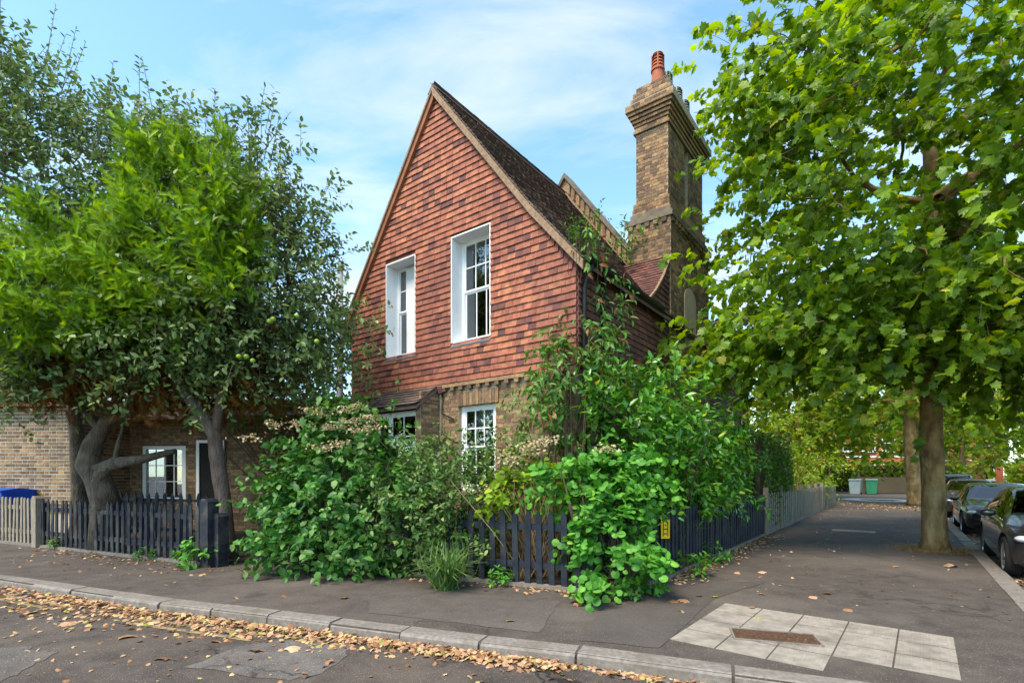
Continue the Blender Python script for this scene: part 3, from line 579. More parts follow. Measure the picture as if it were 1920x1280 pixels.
# windows
def sash(x0, x1, z0, z1, yf, lights, recess, blind=None, curtain=False):
    """lights: list of (xa,xb,ncols,rows_top,rows_bottom) in window fractions"""
    W_, H_ = x1 - x0, z1 - z0; fm = MB(); yb = yf + .07
    xs = sorted([(x0 + a * W_, x0 + b * W_) for a, b, *_ in lights]); zb, zt = z0 + .09, z1 - .07
    fm.box(x0, xs[0][0], yf, yb, z0, z1); fm.box(xs[-1][1], x1, yf, yb, z0, z1)
    for (a, b), (c, d) in zip(xs[:-1], xs[1:]): fm.box(b, c, yf, yb, z0, z1)
    fm.box(xs[0][0], xs[-1][1], yf, yb, z0, zb); fm.box(xs[0][0], xs[-1][1], yf, yb, zt, z1)
    wo = fm.build('window', M['white'], house)
    if recess:
        lm = MB(); t = .025; o = -.02
        lm.box(x0 - .0, x0 + t, o, yf, z0, z1); lm.box(x1 - t, x1, o, yf, z0, z1); lm.box(x0 + t, x1 - t, o, yf, z1 - t, z1); lm.box(x0 + t, x1 - t, o + .03, yf, z0, z0 + .03)
        lm.build('reveal_lining', M['white'], wo)
        sm = MB(); sm.prism([(x0, -.035, z0 - .075), (x0, .02, z0 - .01), (x0, .02, z0 - .06), (x0, -.03, z0 - .1)], (W_, 0, 0)); sm.build('lead_sill', M['lead'], wo)
    for a, b, nc, rt, rb in lights:
        xa, xb = x0 + a * W_, x0 + b * W_; zm = (zb + zt) / 2
        for (lo, hi, rows, yo) in ((zm, zt, rt, .012), (zb, zm, rb, .036)):
            st = .032; sm = MB(); y0_, y1_ = yf + yo, yf + yo + .022
            sm.box(xa, xa + st, y0_, y1_, lo, hi); sm.box(xb - st, xb, y0_, y1_, lo, hi); sm.box(xa + st, xb - st, y0_, y1_, lo, lo + .035); sm.box(xa + st, xb - st, y0_, y1_, hi - .035, hi)
            so_ = sm.build('sash', M['white'], wo)
            cw = (xb - xa - 2 * st) / nc; rh = (hi - lo - .07) / rows
            for i in range(1, nc): MB().box(xa + st + cw * i - .011, xa + st + cw * i + .011, y0_ + .001, y1_ - .003, lo + .035, hi - .035).build('glazing_bar', M['white'], wo)
            for i in range(1, rows): MB().box(xa + st, xb - st, y0_ + .002, y1_ - .004, lo + .035 + rh * i - .011, lo + .035 + rh * i + .011).build('glazing_bar', M['white'], wo)
            for i in range(nc):
                for j in range(rows): MB().box(xa + st + cw * i, xa + st + cw * (i + 1), y0_ + .009, y0_ + .013, lo + .035 + rh * j, lo + .035 + rh * (j + 1)).build('pane', M['glass'], wo)
    rm = MB(); rm.box(x0 - .05, x1 + .05, yb + 1.2, yb + 1.25, z0 - .1, z1 + .1); rm.box(x0 - .1, x0 - .05, yb + .13, yb + 1.25, z0 - .1, z1 + .1); rm.box(x1 + .05, x1 + .1, yb + .13, yb + 1.25, z0 - .1, z1 + .1); rm.box(x0, x1, yb + .13, yb + 1.2, z0 - .12, z0 - .1); rm.box(x0, x1, yb + .13, yb + 1.2, z1 + .1, z1 + .12)
    rm.build('dark_interior', M['dark'], wo)
    if blind: MB().box(x0 + .02, x1 - .02, yb + .03, yb + .04, z1 - blind, z1).build('roller_blind', M['curtain'], wo)
    if curtain:
        cm = MB(); n = 16
        for k in range(n): cm.box(x0 + .04 + .026 * k, x0 + .066 + .026 * k, yb + .06 + .02 * (k % 2), yb + .075 + .02 * (k % 2), z0, z1)
        cm.build('curtain', M['curtain'], wo)
    return wo
sash(*W1, .27, [(.09, .91, 3, 2, 1)], True, curtain=True)
sash(*W2, .27, [(.1, .36, 1, 2, 1), (.62, .9, 1, 2, 1)], True)
sash(*W3, .1, [(.1, .9, 3, 2, 2)], False, blind=.35)
# bay with a lean-to roof
bm = MB(); bm.box(-4.62, -4.48, -.5, .03, 0, 2.85); bm.box(-3.26, -3.13, -.47, .03, 0, 2.86); bm.box(-4.48, -3.26, -.5, -.32, 0, .95); bay = bm.build('bay', M['mortar'], house)
fr = brick_frames((-3.13, -.47, 0), Y1, X1, .5, .0, 3.2, flem=False) + brick_frames((-3.26, -.47, 0), X1, -Y1, .13, 0, 2.8, flem=False)
place_pieces('brick', fr, M['brick'], bay, 0, None, 'bay_bricks')
sash(-4.48, -3.26, .95, 2.8, -.42, [(.04, .3, 1, 1, 1), (.36, .96, 2, 2, 1)], False)
bm = MB(); bm.prism([(-4.72, -.6, 2.86), (-4.72, .0, 3.29), (-4.72, .0, 3.22), (-4.72, -.6, 2.8)], (1.62, 0, 0)); br = bm.build('bay_roof', M['rooftile'], house)
A = np.array([-4.72, -.62, 2.87]); su = nrmz(np.array([0, .62, .44])); fr = tile_frames(A, X1, np.array([0, -su[2], su[1]]), lambda z: (0, 1.62), 0, .72, gauge=.12, ln=.17, slopeup=su)
place_pieces('bay_tile', fr, M['sidetile' if False else 'rooftile'], br, len(fr), None)
MB().prism([(-4.7, -.03, 3.3), (-4.7, .0, 3.36), (-4.7, .0, 3.28)], (1.58, 0, 0)).build('lead_flashing', M['lead'], br)
MB().box(-3.08, -2.98, -.06, .03, 3.14, 3.28).build('bracket', M['sidetile'], house)
MB().tube([(-3.02, .0, 3.15), (-3.02, -.02, 2.75), (-2.7, -.02, 2.62)], .016, 5).build('waste_pipe', M['black'], house, smooth=True)
# small flared roof against the chimney, chimney stack
fr = []; fm = MB()
for a, b in zip(CV[:-1], CV[1:]):
    A = np.array([-1.2, a[0], a[1]]); B = np.array([-1.2, b[0], b[1]]); su = nrmz(B - A); n = np.array([0, -su[2], su[1]])
    fm.prism([A, B, B - n * .07, A - n * .07], (1.24, 0, 0)); fr += tile_frames(A, X1, n, lambda z: (0, 1.27), 0, np.linalg.norm(B - A) - .02, gauge=.1, ln=.14, slopeup=su)
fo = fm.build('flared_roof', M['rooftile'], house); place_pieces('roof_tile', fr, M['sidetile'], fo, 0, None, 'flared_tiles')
mb = MB(); mb.tube([(.05, p[0], p[1] + .03) for p in CV], .03, 6); mb.build('flared_verge', M['verge'], house)
CX0, CX1, CY0, CY1 = -.97, .05, 4.05, 6.87
ch = MB(); ch.box(CX0, CX1, CY0, CY1, -.1, 7.32); chim = ch.build('chimney', M['mortar'], house)
fb = brick_frames((CX0, CY0, 0), X1, -Y1, CX1 - CX0, 5.0, 7.32, course=.078)
SX0, SX1 = -.83, -.07
st = MB(); st.box(SX0, SX1, 4.2, 5.3, 7.3, 10.5); st.box(SX0, SX1, 5.55, 6.7, 7.3, 10.5); st.build('shaft', M['mortar'], chim)
fs = brick_frames((SX0, 4.2, 0), X1, -Y1, SX1 - SX0, 7.88, 9.5, course=.076)
place_pieces('brick', fb + fs, M['chbrick'], chim, 150, lambda c: pscore(c) + (1 if c[2] > 6.2 else 0), 'lower_bricks')
fr = brick_frames((CX1, CY0, 0), Y1, X1, CY1 - CY0, 0, 7.32, course=.078, proud=.003) + brick_frames((SX1, 4.2, 0), Y1, X1, 1.1, 7.88, 9.5, course=.076) + brick_frames((SX1, 5.55, 0), Y1, X1, 1.15, 7.88, 9.5, course=.076)
place_pieces('brick', fr, M['chbrick'], chim, 0, None, 'side_bricks')
def band(z0, z1, ex, m=M['chbrick'], name='band', x0=SX0, x1=SX1, y0=4.2, y1=6.7):
    return MB().box(x0 - ex, x1 + ex, y0 - ex, y1 + ex, z0, z1).build(name, m, chim)
band(7.325, 7.45, .06, M['ashlar'], 'string_course', CX0, CX1, CY0, CY1)
for i in range(5): MB().box(CX0 + .03 + .2 * i, CX0 + .14 + .2 * i, CY0 - .05, CY0, 7.22, 7.322).build('dentil', M['chbrick'], chim)
for i in range(13): MB().box(CX1, CX1 + .05, CY0 + .03 + .215 * i, CY0 + .14 + .215 * i, 7.22, 7.322).build('dentil', M['chbrick'], chim)
for k, (z0, z1, ex) in enumerate([(7.452, 7.6, .1), (7.602, 7.74, .065), (7.742, 7.88, .05)]):
    band(z0, z1, ex, M['ashlar' if k == 0 else 'chbrick'])
    if k: place_pieces('brick', brick_frames((SX0 - ex, 4.2 - ex, 0), X1, -Y1, SX1 - SX0 + 2 * ex, z0, z1 + .02, course=.07), M['chbrick'], chim, 40)
for z0, z1, ex in [(9.52, 9.59, .05), (9.6, 9.67, .02), (9.68, 9.75, .04), (9.76, 9.83, .075), (9.84, 9.91, .11), (9.92, 9.99, .15), (10.0, 10.16, .19), (10.17, 10.32, .1), (10.33, 10.46, .06), (10.47, 10.58, .0)]:
    band(z0, z1, ex, M['mortar'] if z0 > 9.99 else M['chbrick'])
    if True: place_pieces('brick', brick_frames((SX0 - ex, 4.2 - ex, 0), X1, -Y1, SX1 - SX0 + 2 * ex, z0, z1 + .03, course=.07, bl=.21), M['chbrick'], chim, 10)
def ring(mb, c, r, z0, z1, n=16, r1=None):
    r1 = r1 or r; P = [(c[0] + r * math.cos(6.2832 * k / n), c[1] + r * math.sin(6.2832 * k / n), z0) for k in range(n)] + [(c[0] + r1 * math.cos(6.2832 * k / n), c[1] + r1 * math.sin(6.2832 * k / n), z1) for k in range(n)]
    mb.add(P, [(k, (k + 1) % n, (k + 1) % n + n, k + n) for k in range(n)] + [tuple(range(n - 1, -1, -1)), tuple(range(n, 2 * n))])
for i, (y, hh) in enumerate(((4.5, .88), (5.05, .75), (5.75, .8), (6.3, .8))):
    mb = MB(); c = (-.42, y); zb = 10.58; ring(mb, c, .15, zb, zb + hh * .5, r1=.135); ring(mb, c, .16, zb + hh * .5, zb + hh * .56)
    for k in range(4): ring(mb, c, .145, zb + hh * (.62 + .085 * k), zb + hh * (.66 + .085 * k), r1=.14 - .01 * k)
    ring(mb, c, .125, zb + hh * .94, zb + hh * .97, r1=.06); ring(mb, c, .1, zb + hh * .56, zb + hh * .95)
    for k in range(4): an = .4 + k * 1.57; mb.box(c[0] + .13 * math.cos(an) - .015, c[0] + .13 * math.cos(an) + .015, c[1] + .13 * math.sin(an) - .015, c[1] + .13 * math.sin(an) + .015, zb + hh * .56, zb + hh * .93)
    mb.build('chimney_pot', M['pot'] if i == 0 else M['steel'], chim)
mb = MB(); n = 12; pts = [(.055, 5.35 - .42 * math.cos(math.pi * k / n), 5.75 + .3 * math.sin(math.pi * k / n)) for k in range(n + 1)]
mb.prism(pts + [(.055, 5.77, 4.6), (.055, 4.93, 4.6)], (.012, 0, 0)); mb.build('blind_arch', M['arch'], chim)
# raised parapet gable behind
PA, PS = (-3.19, 9.66), 1.34
pz = lambda x: PA[1] - PS * abs(x - PA[0])
mb = MB(); mb.prism([(-5.6, 4.9, 4.5), (-1.0, 4.9, 4.5), (-1.0, 4.9, pz(-1.0)), (PA[0], 4.9, PA[1]), (-5.6, 4.9, pz(-5.6))], (0, .3, 0)); par = mb.build('parapet_gable', M['brick'], house)
mb = MB()
for xe in (-1.0, -5.6):
    mb.prism([(PA[0], 4.82, PA[1] + .13), (xe, 4.82, pz(xe) + .13), (xe, 4.82, pz(xe)), (PA[0], 4.82, PA[1])], (0, .46, 0))
mb.build('coping', M['ashlar'], par)
for i in range(14):
    x = -3.1 + .15 * i; MB().prism([(x, 4.84, pz(x) - .05), (x + .075, 4.84, pz(x + .075) - .05), (x + .075, 4.84, pz(x + .075) - .3), (x, 4.84, pz(x) - .3)], (0, .06, 0)).build('corbel_brick', M['brick'], par)
mb = MB(); mb.prism([(-1.0, 4.8, pz(-1.0) - .36), (PA[0], 4.8, PA[1] - .36), (PA[0], 4.8, PA[1] - .44), (-1.0, 4.8, pz(-1.0) - .44)], (0, .1, 0)); mb.build('flashing', M['verge'], par)
# gutter and downpipe
mb = MB(); n = 7; prof = [(.2 + .075 * math.cos(math.pi + math.pi * k / n), 4.99 + .075 * math.sin(math.pi + math.pi * k / n)) for k in range(n + 1)] + [(.2 + .06 * math.cos(-math.pi * k / n), 4.99 + .06 * math.sin(-math.pi * k / n)) for k in range(n + 1)]
mb.prism([(x, -.05, z) for x, z in prof], (0, 3.2, 0)); mb.box(.12, .28, -.06, -.045, 4.91, 5.0); mb.build('gutter', M['black'], house)
MB().tube([(.2, .12, 4.93), (.2, .12, 4.86), (.1, .12, 4.66), (.07, .12, 4.55), (.07, .12, 0)], .038, 8).build('downpipe', M['black'], house, smooth=True)
MB().tube([(.2, .55, 4.93), (.2, .6, 4.85), (.08, .75, 4.55), (.08, .75, 2.5)], .038, 8).build('downpipe', M['black'], house, smooth=True)

# ------------------------------------------------------------------ neighbouring brick house on the left
nb = empty('brick_house', (-10.65, 12.45, 0), R(-3), label='low brown brick house with white window behind the gnarled conifer', category='house')
MB().box(-9, 0, 0, .3, -.1, 3.35).box(-.3, 0, .3, 1.7, -.1, 3.35).build('wall', M['mortar2'], nb)
fr = brick_frames((-4.2, 0, 0), X1, -Y1, 4.2, .6, 3.35, course=.088, bl=.25, flem=True, jo=.022)
place_pieces('brick', fr, M['brick'], nb, 300, lambda c: c[0] + (5 if c[2] > 1.2 else 0), 'lower_bricks')
place_pieces('brick', brick_frames((0, 0, 0), Y1, X1, 1.7, 0, 3.35, course=.088, bl=.25), M['brick'], nb, 0, None, 'return_bricks')
mb = MB(); mb.prism([(-9.2, -.25, 3.3), (-9.2, 2.6, 4.5), (-9.2, 2.6, 4.38), (-9.2, -.25, 3.2)], (9.4, 0, 0)); rf = mb.build('roof', M['tile'], nb)
place_pieces('roof_tile', tile_frames((-9.2, -.27, 3.3), X1, nrmz(np.array([0, -1.2, 2.85])), lambda z: (4, 9.4), 0, 3.05, gauge=.12, slopeup=nrmz(np.array([0, 2.85, 1.2]))), M['tile'], rf, 0, None, 'roof_tiles')
lk = MB(); lk.box(-1.6, .35, 1.7, 1.95, -.1, 3.6); lk.box(1.6, 9, 1.7, 1.95, -.1, 3.6); lk.box(.35, 1.6, 1.7, 1.95, -.1, .85); lk.box(.35, 1.6, 1.7, 1.95, 2.35, 3.6); lk.build('porch_wall', M['brick'], nb)
place_pieces('brick', brick_frames((0, 1.7, 0), X1, -Y1, 5.0, 0, 3.5, holes=[(.35, 1.6, .85, 2.35), (1.95, 2.73, 0, 2.5)], course=.085, bl=.24), M['brick'], nb, 0, None, 'porch_bricks')
fm = MB(); fm.box(.35, .45, 1.72, 1.8, .85, 2.35); fm.box(1.48, 1.6, 1.72, 1.8, .85, 2.35); fm.box(.45, 1.48, 1.72, 1.8, 2.25, 2.35); fm.box(.45, 1.48, 1.72, 1.8, .85, .93); wn = fm.build('window', M['white'], nb)
for k in range(1, 4): MB().box(.45 + .26 * k - .012, .45 + .26 * k + .012, 1.75, 1.77, .93, 2.25).build('glazing_bar', M['white'], wn)
for k in range(1, 3): MB().box(.45, 1.48, 1.752, 1.772, .93 + .44 * k - .012, .93 + .44 * k + .012).build('glazing_bar', M['white'], wn)
for i in range(4):
    for j in range(3): MB().box(.45 + .26 * i, .7 + .26 * i, 1.778, 1.782, .93 + .44 * j, 1.36 + .44 * j).build('pane', M['glass'], wn)
MB().box(.3, 1.65, 2.6, 2.65, .6, 2.5).build('dark_interior', M['dark'], wn)
dm = MB(); dm.box(1.95, 2.03, 1.62, 1.72, 0, 2.5); dm.box(2.65, 2.73, 1.62, 1.72, 0, 2.5); dm.box(2.03, 2.65, 1.62, 1.72, 2.42, 2.5); do = dm.build('door_frame', M['white'], nb); MB().box(2.03, 2.65, 1.66, 1.69, 0, 2.42).build('door', M['dark'], do)
MB().prism([(.25, 1.0, 3.1), (.25, 3.4, 3.75), (.25, 3.4, 3.65), (.25, 1.0, 3.0)], (6.4, 0, 0)).build('porch_roof', M['rooftile'], nb)

# ------------------------------------------------------------------ fences
def picket_mesh(w_, h_, t_, kind):
    if kind == 'round': top = [(w_ / 2, h_ - .06), (w_ * .3, h_ - .012), (0, h_), (-w_ * .3, h_ - .012), (-w_ / 2, h_ - .06)]
    else: top = [(w_ / 2, h_ - .08), (w_ * .12, h_), (-w_ * .12, h_), (-w_ / 2, h_ - .08)]
    return MB().prism([(-w_ / 2, 0, .0), (w_ / 2, 0, .0)] + [(x, 0, z) for x, z in top], (0, t_, 0)).mesh('picket')
def fence(name, p0, p1, h_, sp, w_, m, label, cat='fence', kind='point', rails=(.25, .78), z0=.05, posts=True, group=None, rail_w=.035, rh=.045):
    p0, p1 = np.array(p0, float), np.array(p1, float); ln = np.linalg.norm(p1 - p0); rz = math.atan2(p1[1] - p0[1], p1[0] - p0[0])
    e = empty(name, (*p0, 0), rz, label=label, category=cat, group=group); me = picket_mesh(w_, h_, .02, kind); me.materials.append(m); n = int(ln / sp)
    for i in range(n + 1):
        o = bpy.data.objects.new('picket', me); COL.objects.link(o); o.parent = e; o.location = ((i + .5) * ln / (n + 1), -.022 + random.uniform(-.004, .004), z0 + random.uniform(-.015, .01)); o.rotation_euler = (random.gauss(0, .01), random.gauss(0, .012), 0)
    for zr in rails: MB().box(0, ln, 0, rail_w, zr * h_ + z0 - rh, zr * h_ + z0 + rh).build('rail', m, e)
    if posts:
        k = max(1, round(ln / 2.2))
        for i in range(k + 1): MB().box(ln * i / k - .045, ln * i / k + .045, .037, .127, 0, h_ * .96).build('post', m, e)
    MB().box(0, ln, -.06, .05, -.02, z0).build('edging', M['kerb'], e)
    return e
fence('picket_fence', FL[0], FL[1], .98, .185, .085, M['navyold'], 'worn dark blue picket fence in front of the gnarled conifer', group=None)
fence('picket_fence', (-13.4, 12.55), (-10.25, 11.1), 1.0, .17, .08, M['oldwood'], 'unpainted weathered picket fence beside the blue bin', kind='round')
fence('picket_fence', FR[0], FR[1], 1.0, .185, .085, M['navy'], 'dark navy picket fence half buried under the flowering shrubs', kind='point')
fence('picket_fence', FR[1], FR[2], 1.0, .17, .085, M['navy'], 'short corner length of navy picket fence under the round leaved vine')
fence('picket_fence', FR[2], FR[3], 1.0, .165, .085, M['navy'], 'navy picket fence along the side pavement under the laurel')
fence('garden_fence', (-10.3, 12.1), (-5.9, 10.35), 1.12, .26, .1, M['navyold'], 'low dark inner fence with pointed tops behind the front pickets', rails=(.3, .86), posts=False, rh=.03)
def post(p, w_, h_, m, label, name='gate_post'):
    e = empty(name, (p[0], p[1], 0), R(-24), label=label, category='post'); MB().box(-w_ / 2, w_ / 2, -w_ / 2, w_ / 2, 0, h_ - .05).build('shaft', m, e)
    MB().prism([(-w_ / 2, -w_ / 2, h_ - .05), (w_ / 2, -w_ / 2, h_ - .05), (w_ * .3, -w_ / 2, h_), (-w_ * .3, -w_ / 2, h_)], (0, w_, 0)).build('cap', m, e)
post((-5.12, 8.66), .2, 1.15, M['navyold'], 'thick dark blue post ending the fence before the reddish trunk')
post((-4.98, 8.72), .2, .9, M['navyold'], 'shorter dark post standing behind the thick fence post')
post((-10.2, 11.02), .16, 1.1, M['oldwood'], 'square pale wooden post between weathered and dark pickets')
sg = empty('hydrant_sign', (2.2, 7.36, .64), math.atan2(.72, 1.01) - R(22), label='small yellow hydrant sign with black H on the navy fence', category='sign')
MB().box(-.068, .068, -.012, 0, 0, .27).build('plate', M['sign'], sg)
mb = MB()
for x in (-.036, .036): mb.box(x - .006, x + .006, -.0155, -.0122, .03, .24)
mb.box(-.03, .03, -.0155, -.0122, .128, .142)
mb.box(-.012, -.004, -.0155, -.0122, .18, .2); mb.box(.004, .012, -.0155, -.0122, .18, .2); mb.box(-.022, -.008, -.0155, -.0122, .06, .08); mb.box(-.004, .022, -.0155, -.0122, .06, .075)
mb.build('lettering', M['ink'], sg)
# grey board fence panels along the side street
def fline(t): return FR[3] + VD * t + ND * .05
pm = {}
for k in range(9):
    a, b = fline(.1 + 1.95 * k), fline(1.95 * (k + 1)); ln = np.linalg.norm(b - a); rz = math.atan2(*(b - a)[::-1])
    e = empty('fence_panel', (*a, 0), rz + random.gauss(0, .012), group='grey board fence panels along the side pavement', label='%s grey board fence panel counted from the navy pickets' % ('first second third fourth fifth sixth seventh eighth ninth'.split()[k]), category='fence')
    for i in range(12):
        h_ = 1.03 + .02 * math.sin(i * 2.1 + k); 
        MB().obox((.08 + .152 * i, .0 + .012 * (i % 2), .14 + h_ / 2 - .06), (.078, .004, 0), (0, .009, 0), (0, 0, h_ / 2 - .06)).build('board', M['greywood'], e)
    MB().box(0, 1.83, -.02, .03, -.02, .13).build('gravel_board', M['kerb'], e)
    MB().box(0, 1.83, .03, .07, .95, 1.0).build('rail', M['greywood'], e)
    MB().box(-.13, -.02, -.04, .07, 0, 1.22).build('post', M['oldwood'], e)

# ------------------------------------------------------------------ plane tree on the side pavement
def tree(name, base, trunk, trunk_r, targets, leafkey, tm, lsize, nsh, nlf, shlen, barkm, label, n_ind=0, seed=1, droop=.25, upn=.8, r0=.2, cat='tree', bend=.25, sprd=.45, group=None, trunk_sides=12, flare=1.5, jit=.35, dirup=.2, ang=.9):
    base = np.asarray(base, float); e = empty(name, base, label=label, category=cat, group=group); tp = np.array(trunk, float)
    P, chains, load = grow(base, tp, trunk_r, targets, seed, bend)
    mb = MB(); n = len(tp); ts = np.linspace(0, n - 1, n * 5); pts = np.array([[np.interp(t, range(n), tp[:, k]) for k in range(3)] for t in ts]); rr = np.interp(ts, range(n), trunk_r)
    rr = rr * (1 + (flare - 1) * np.exp(-(pts[:, 2] - base[2]) / .22)); rg = np.random.default_rng(seed); rr = rr * (1 + rg.normal(0, .025, len(rr)))
    mb.tube(pts - base, rr, trunk_sides, True); mb.build('trunk', barkm, e, smooth=True)
    limbs('limbs', P, chains, load, r0, barkm, e, base, rmin=.009, skip0=True)
    A = np.repeat(targets, nsh, 0) + RNG.normal(0, sprd, (len(targets) * nsh, 3)); D = nrmz(A - np.mean(targets, 0)) + RNG.normal(0, .5, A.shape) + UP * dirup
    stems('twigs', A, D, shlen * .6, .006, M['twig'], e, base, every=2)
    pos, ax, nr, sz = shoots(A, D, shlen * (.6 + .8 * RNG.random(len(A))), nlf, lsize, droop, upn, jit=jit, ang=ang)
    leaves('foliage', pos, ax, nr, sz, tm, L[leafkey], e, base, n_ind)
    return e, A, D
pb = np.array([8.78, 10.63, 0.])
t1, _ = blob_pts((9.6, 10.3, 8.4), (5.3, 5.2, 5.0), 230, .35, 4.0)
t2, _ = blob_pts((9.2, 9.2, 4.6), (4.2, 3.4, .8), 60, .2, 3.7)
t3, _ = blob_pts((5.0, 10.2, 4.35), (1.3, 1.2, .5), 14, .2); t4, _ = blob_pts((11.2, 9.2, 3.4), (1.6, 1.6, .6), 14, .2)
t5, _ = blob_pts((5.4, 10.2, 8.6), (.7, .9, 1.6), 10, .2); tg = np.concatenate([t1, t2, t3, t4, t5])
tree('plane_tree', pb, [pb, pb + (-.03, 0, 1.2), pb + (-.06, .02, 2.4), pb + (-.04, .05, 3.8), pb + (.02, .0, 5.4), pb + (-.05, 0, 7.2), pb + (-.1, .05, 9.2), pb + (.05, 0, 11.2)], [.22, .205, .195, .185, .17, .145, .11, .06], tg, 'plane', 'plane', .152, 16, 9, .56,
     M['bark'], 'large plane tree with broad lobed leaves standing in the side pavement', 300, 3, droop=.35, upn=.75, r0=.2, jit=.6, flare=1.25, sprd=.5)
sheet('tree_pit', rough_edge([pb[:2] + .72 * np.array([math.cos(a) * 1.15, math.sin(a) * .9]) for a in np.linspace(0, 6.2832, 13)[:-1]], 3, .03), .004, M['pit'])
mb = MB(); A = []; D = []
for i in range(1100):
    a = RNG.random() * 6.283; r_ = .22 + abs(RNG.normal(0, .22)); A.append(pb + (r_ * math.cos(a) * 1.2, r_ * math.sin(a), .003)); D.append((math.cos(a) + RNG.normal(0, .5), math.sin(a) + RNG.normal(0, .5), .25))
leaves('dry_grass', A, D, np.tile(UP, (len(A), 1)), .12 + .1 * RNG.random(len(A)), 'blade', L['straw'], None, (0, 0, 0)); 

# ------------------------------------------------------------------ apple trees and conifer on the left
ab = at(427, 1000, 9.35); ab[2] = .03
fk = at(402, 815, 9.3)
ta, _ = blob_pts((-4.75, 9.4, 5.2), (1.45, 1.2, 2.4), 85, .3, 3.5); tb, _ = blob_pts((-3.55, 9.4, 4.0), (.6, .6, .6), 8, .2); tcc, _ = blob_pts((-5.9, 8.9, 4.0), (1.5, .6, .8), 30, .2)
ta = np.concatenate([ta, tb, tcc]); ta = ta[~((ta[:, 0] > -3.3) & (ta[:, 2] > 5.0))]
e1, A1, D1 = tree('apple_tree', ab, [ab, at(418, 930, 9.35), at(408, 870, 9.32), fk, at(365, 760, 9.3), at(330, 715, 9.3), at(290, 655, 9.3)], [.15, .13, .125, .12, .1, .085, .05], ta, 'apple', 'oval', .115, 17, 9, .42,
     M['redbark'], 'apple tree with reddish leaning trunk and green apples beside the cottage', 300, 5, droop=.15, upn=.7, r0=.075, jit=.45, sprd=.32, flare=1.3)
MB().tube([fk - ab - (0, 0, .1), at(415, 735, 9.3) - ab, at(418, 670, 9.32) - ab, at(430, 590, 9.35) - ab], [.085, .075, .06, .04], 8).build('limb', M['redbark'], e1, smooth=True)
b2 = np.array([-9.9, 11.7, .03])
td, _ = blob_pts((-8.5, 9.9, 7.3), (2.9, 1.3, 2.4), 130, .3, 4.0); te, _ = blob_pts((-6.6, 9.9, 7.2), (1.2, .9, 1.2), 18, .3); tf, _ = blob_pts((-8.7, 9.2, 3.9), (1.5, .6, .75), 30, .3)
te = np.concatenate([td, te, tf]); te = te[te[:, 2] < 9.6 - .55 * (te[:, 0] + 9.5)]
e2, A2, D2 = tree('apple_tree', b2, [b2, b2 + (.1, -.1, 1.2), b2 + (.3, -.4, 2.4), b2 + (.6, -.9, 3.8), b2 + (.9, -1.4, 5.2)], [.17, .15, .14, .12, .08], te, 'apple', 'oval', .115, 17, 9, .42,
     M['greybark'], 'tall apple tree with upright leafy shoots rising above the conifer', 300, 6, droop=.12, upn=.7, r0=.075, jit=.45, sprd=.34)
# upright leafy water shoots along the tops
def water_shoots(e, base, T, n, ln, seed):
    rg = np.random.default_rng(seed); T = np.asarray(T); cell = {}
    for p in T:
        k = round(p[0] / .45)
        if k not in cell or p[2] > cell[k][2]: cell[k] = p
    tops = np.array(list(cell.values())); A = np.repeat(tops, n, 0) + rg.normal(0, .22, (len(tops) * n, 3)) - UP * .3; D = UP + rg.normal(0, .13, A.shape) + np.array([.1, 0, 0]); l = ln * (.5 + .8 * rg.random(len(A)))
    mb = MB()
    for a, d, q in zip(A, nrmz(D), l): mb.tube([a - base, a + d * q * .5 - base, a + d * q - base], [.009, .007, .004], 3, False)
    mb.build('water_shoots', M['twig'], e, kind='stuff')
    pos, ax, nr, sz = shoots(A, D, l, 20, .085, .0, .5, ang=1.0, jit=.4); leaves('shoot_foliage', pos, ax, nr, sz, 'oval', L['apple'], e, base)
water_shoots(e1, ab, ta, 5, 1.0, 1); water_shoots(e2, b2, te, 5, 1.25, 2)
def sphere(mb, c, r, n=10, m_=7):
    V = []; Fs = []
    for i in range(m_ + 1):
        th = math.pi * i / m_
        for k in range(n): V.append((c[0] + r * math.sin(th) * math.cos(6.2832 * k / n), c[1] + r * math.sin(th) * math.sin(6.2832 * k / n), c[2] + r * (.92 - .12 * (i == 0) - .08 * (i == m_)) * math.cos(th)))
    for i in range(m_):
        for k in range(n): Fs.append((i * n + k, (i + 1) * n + k, (i + 1) * n + (k + 1) % n, i * n + (k + 1) % n))
    mb.add(V, Fs); return mb
apm = sphere(MB(), (0, 0, 0), .042).mesh('apple', True); apm.materials.append(L['apples'])
for (x, y) in [(290, 578), (303, 580), (462, 668), (474, 676), (448, 668), (594, 640), (512, 598), (505, 602), (347, 438), (28, 92), (156, 262), (556, 592)]:
    o = bpy.data.objects.new('apple', apm); COL.objects.link(o); par_ = e2 if y < 300 else e1; bb = b2 if y < 300 else ab; o.parent = par_; o.location = tuple(at(x, y, 8.3 if y > 300 else 9.0) - bb)
o = link('fallen_apple', apm, loc=g(404, 1146, -.1) + (0, 0, .04), label='single green apple lying in the gutter leaves by the kerb', category='apple')
cb = np.array([-8.35, 10.5, .03]); ce = empty('conifer', cb, label='old conifer with gnarled twisted trunk and bright green sprays', category='tree')
def cpx(l): return [at(x, y, Y) - cb for x, y, Y in l]
mb = MB(); mb.tube([cb - cb] + cpx([(200, 945, 10.4), (185, 900, 10.4), (165, 870, 10.35), (172, 835, 10.3), (200, 790, 10.3), (240, 772, 10.3)]), [.3, .26, .24, .22, .17, .13, .11], 12); mb.build('trunk', M['greybark'], ce, smooth=True)
mb = MB(); mb.tube(cpx([(205, 950, 10.3), (192, 905, 10.2), (190, 880, 10.15), (215, 868, 10.15), (260, 862, 10.2), (330, 845, 10.3)]), [.22, .19, .16, .13, .09, .05], 10)
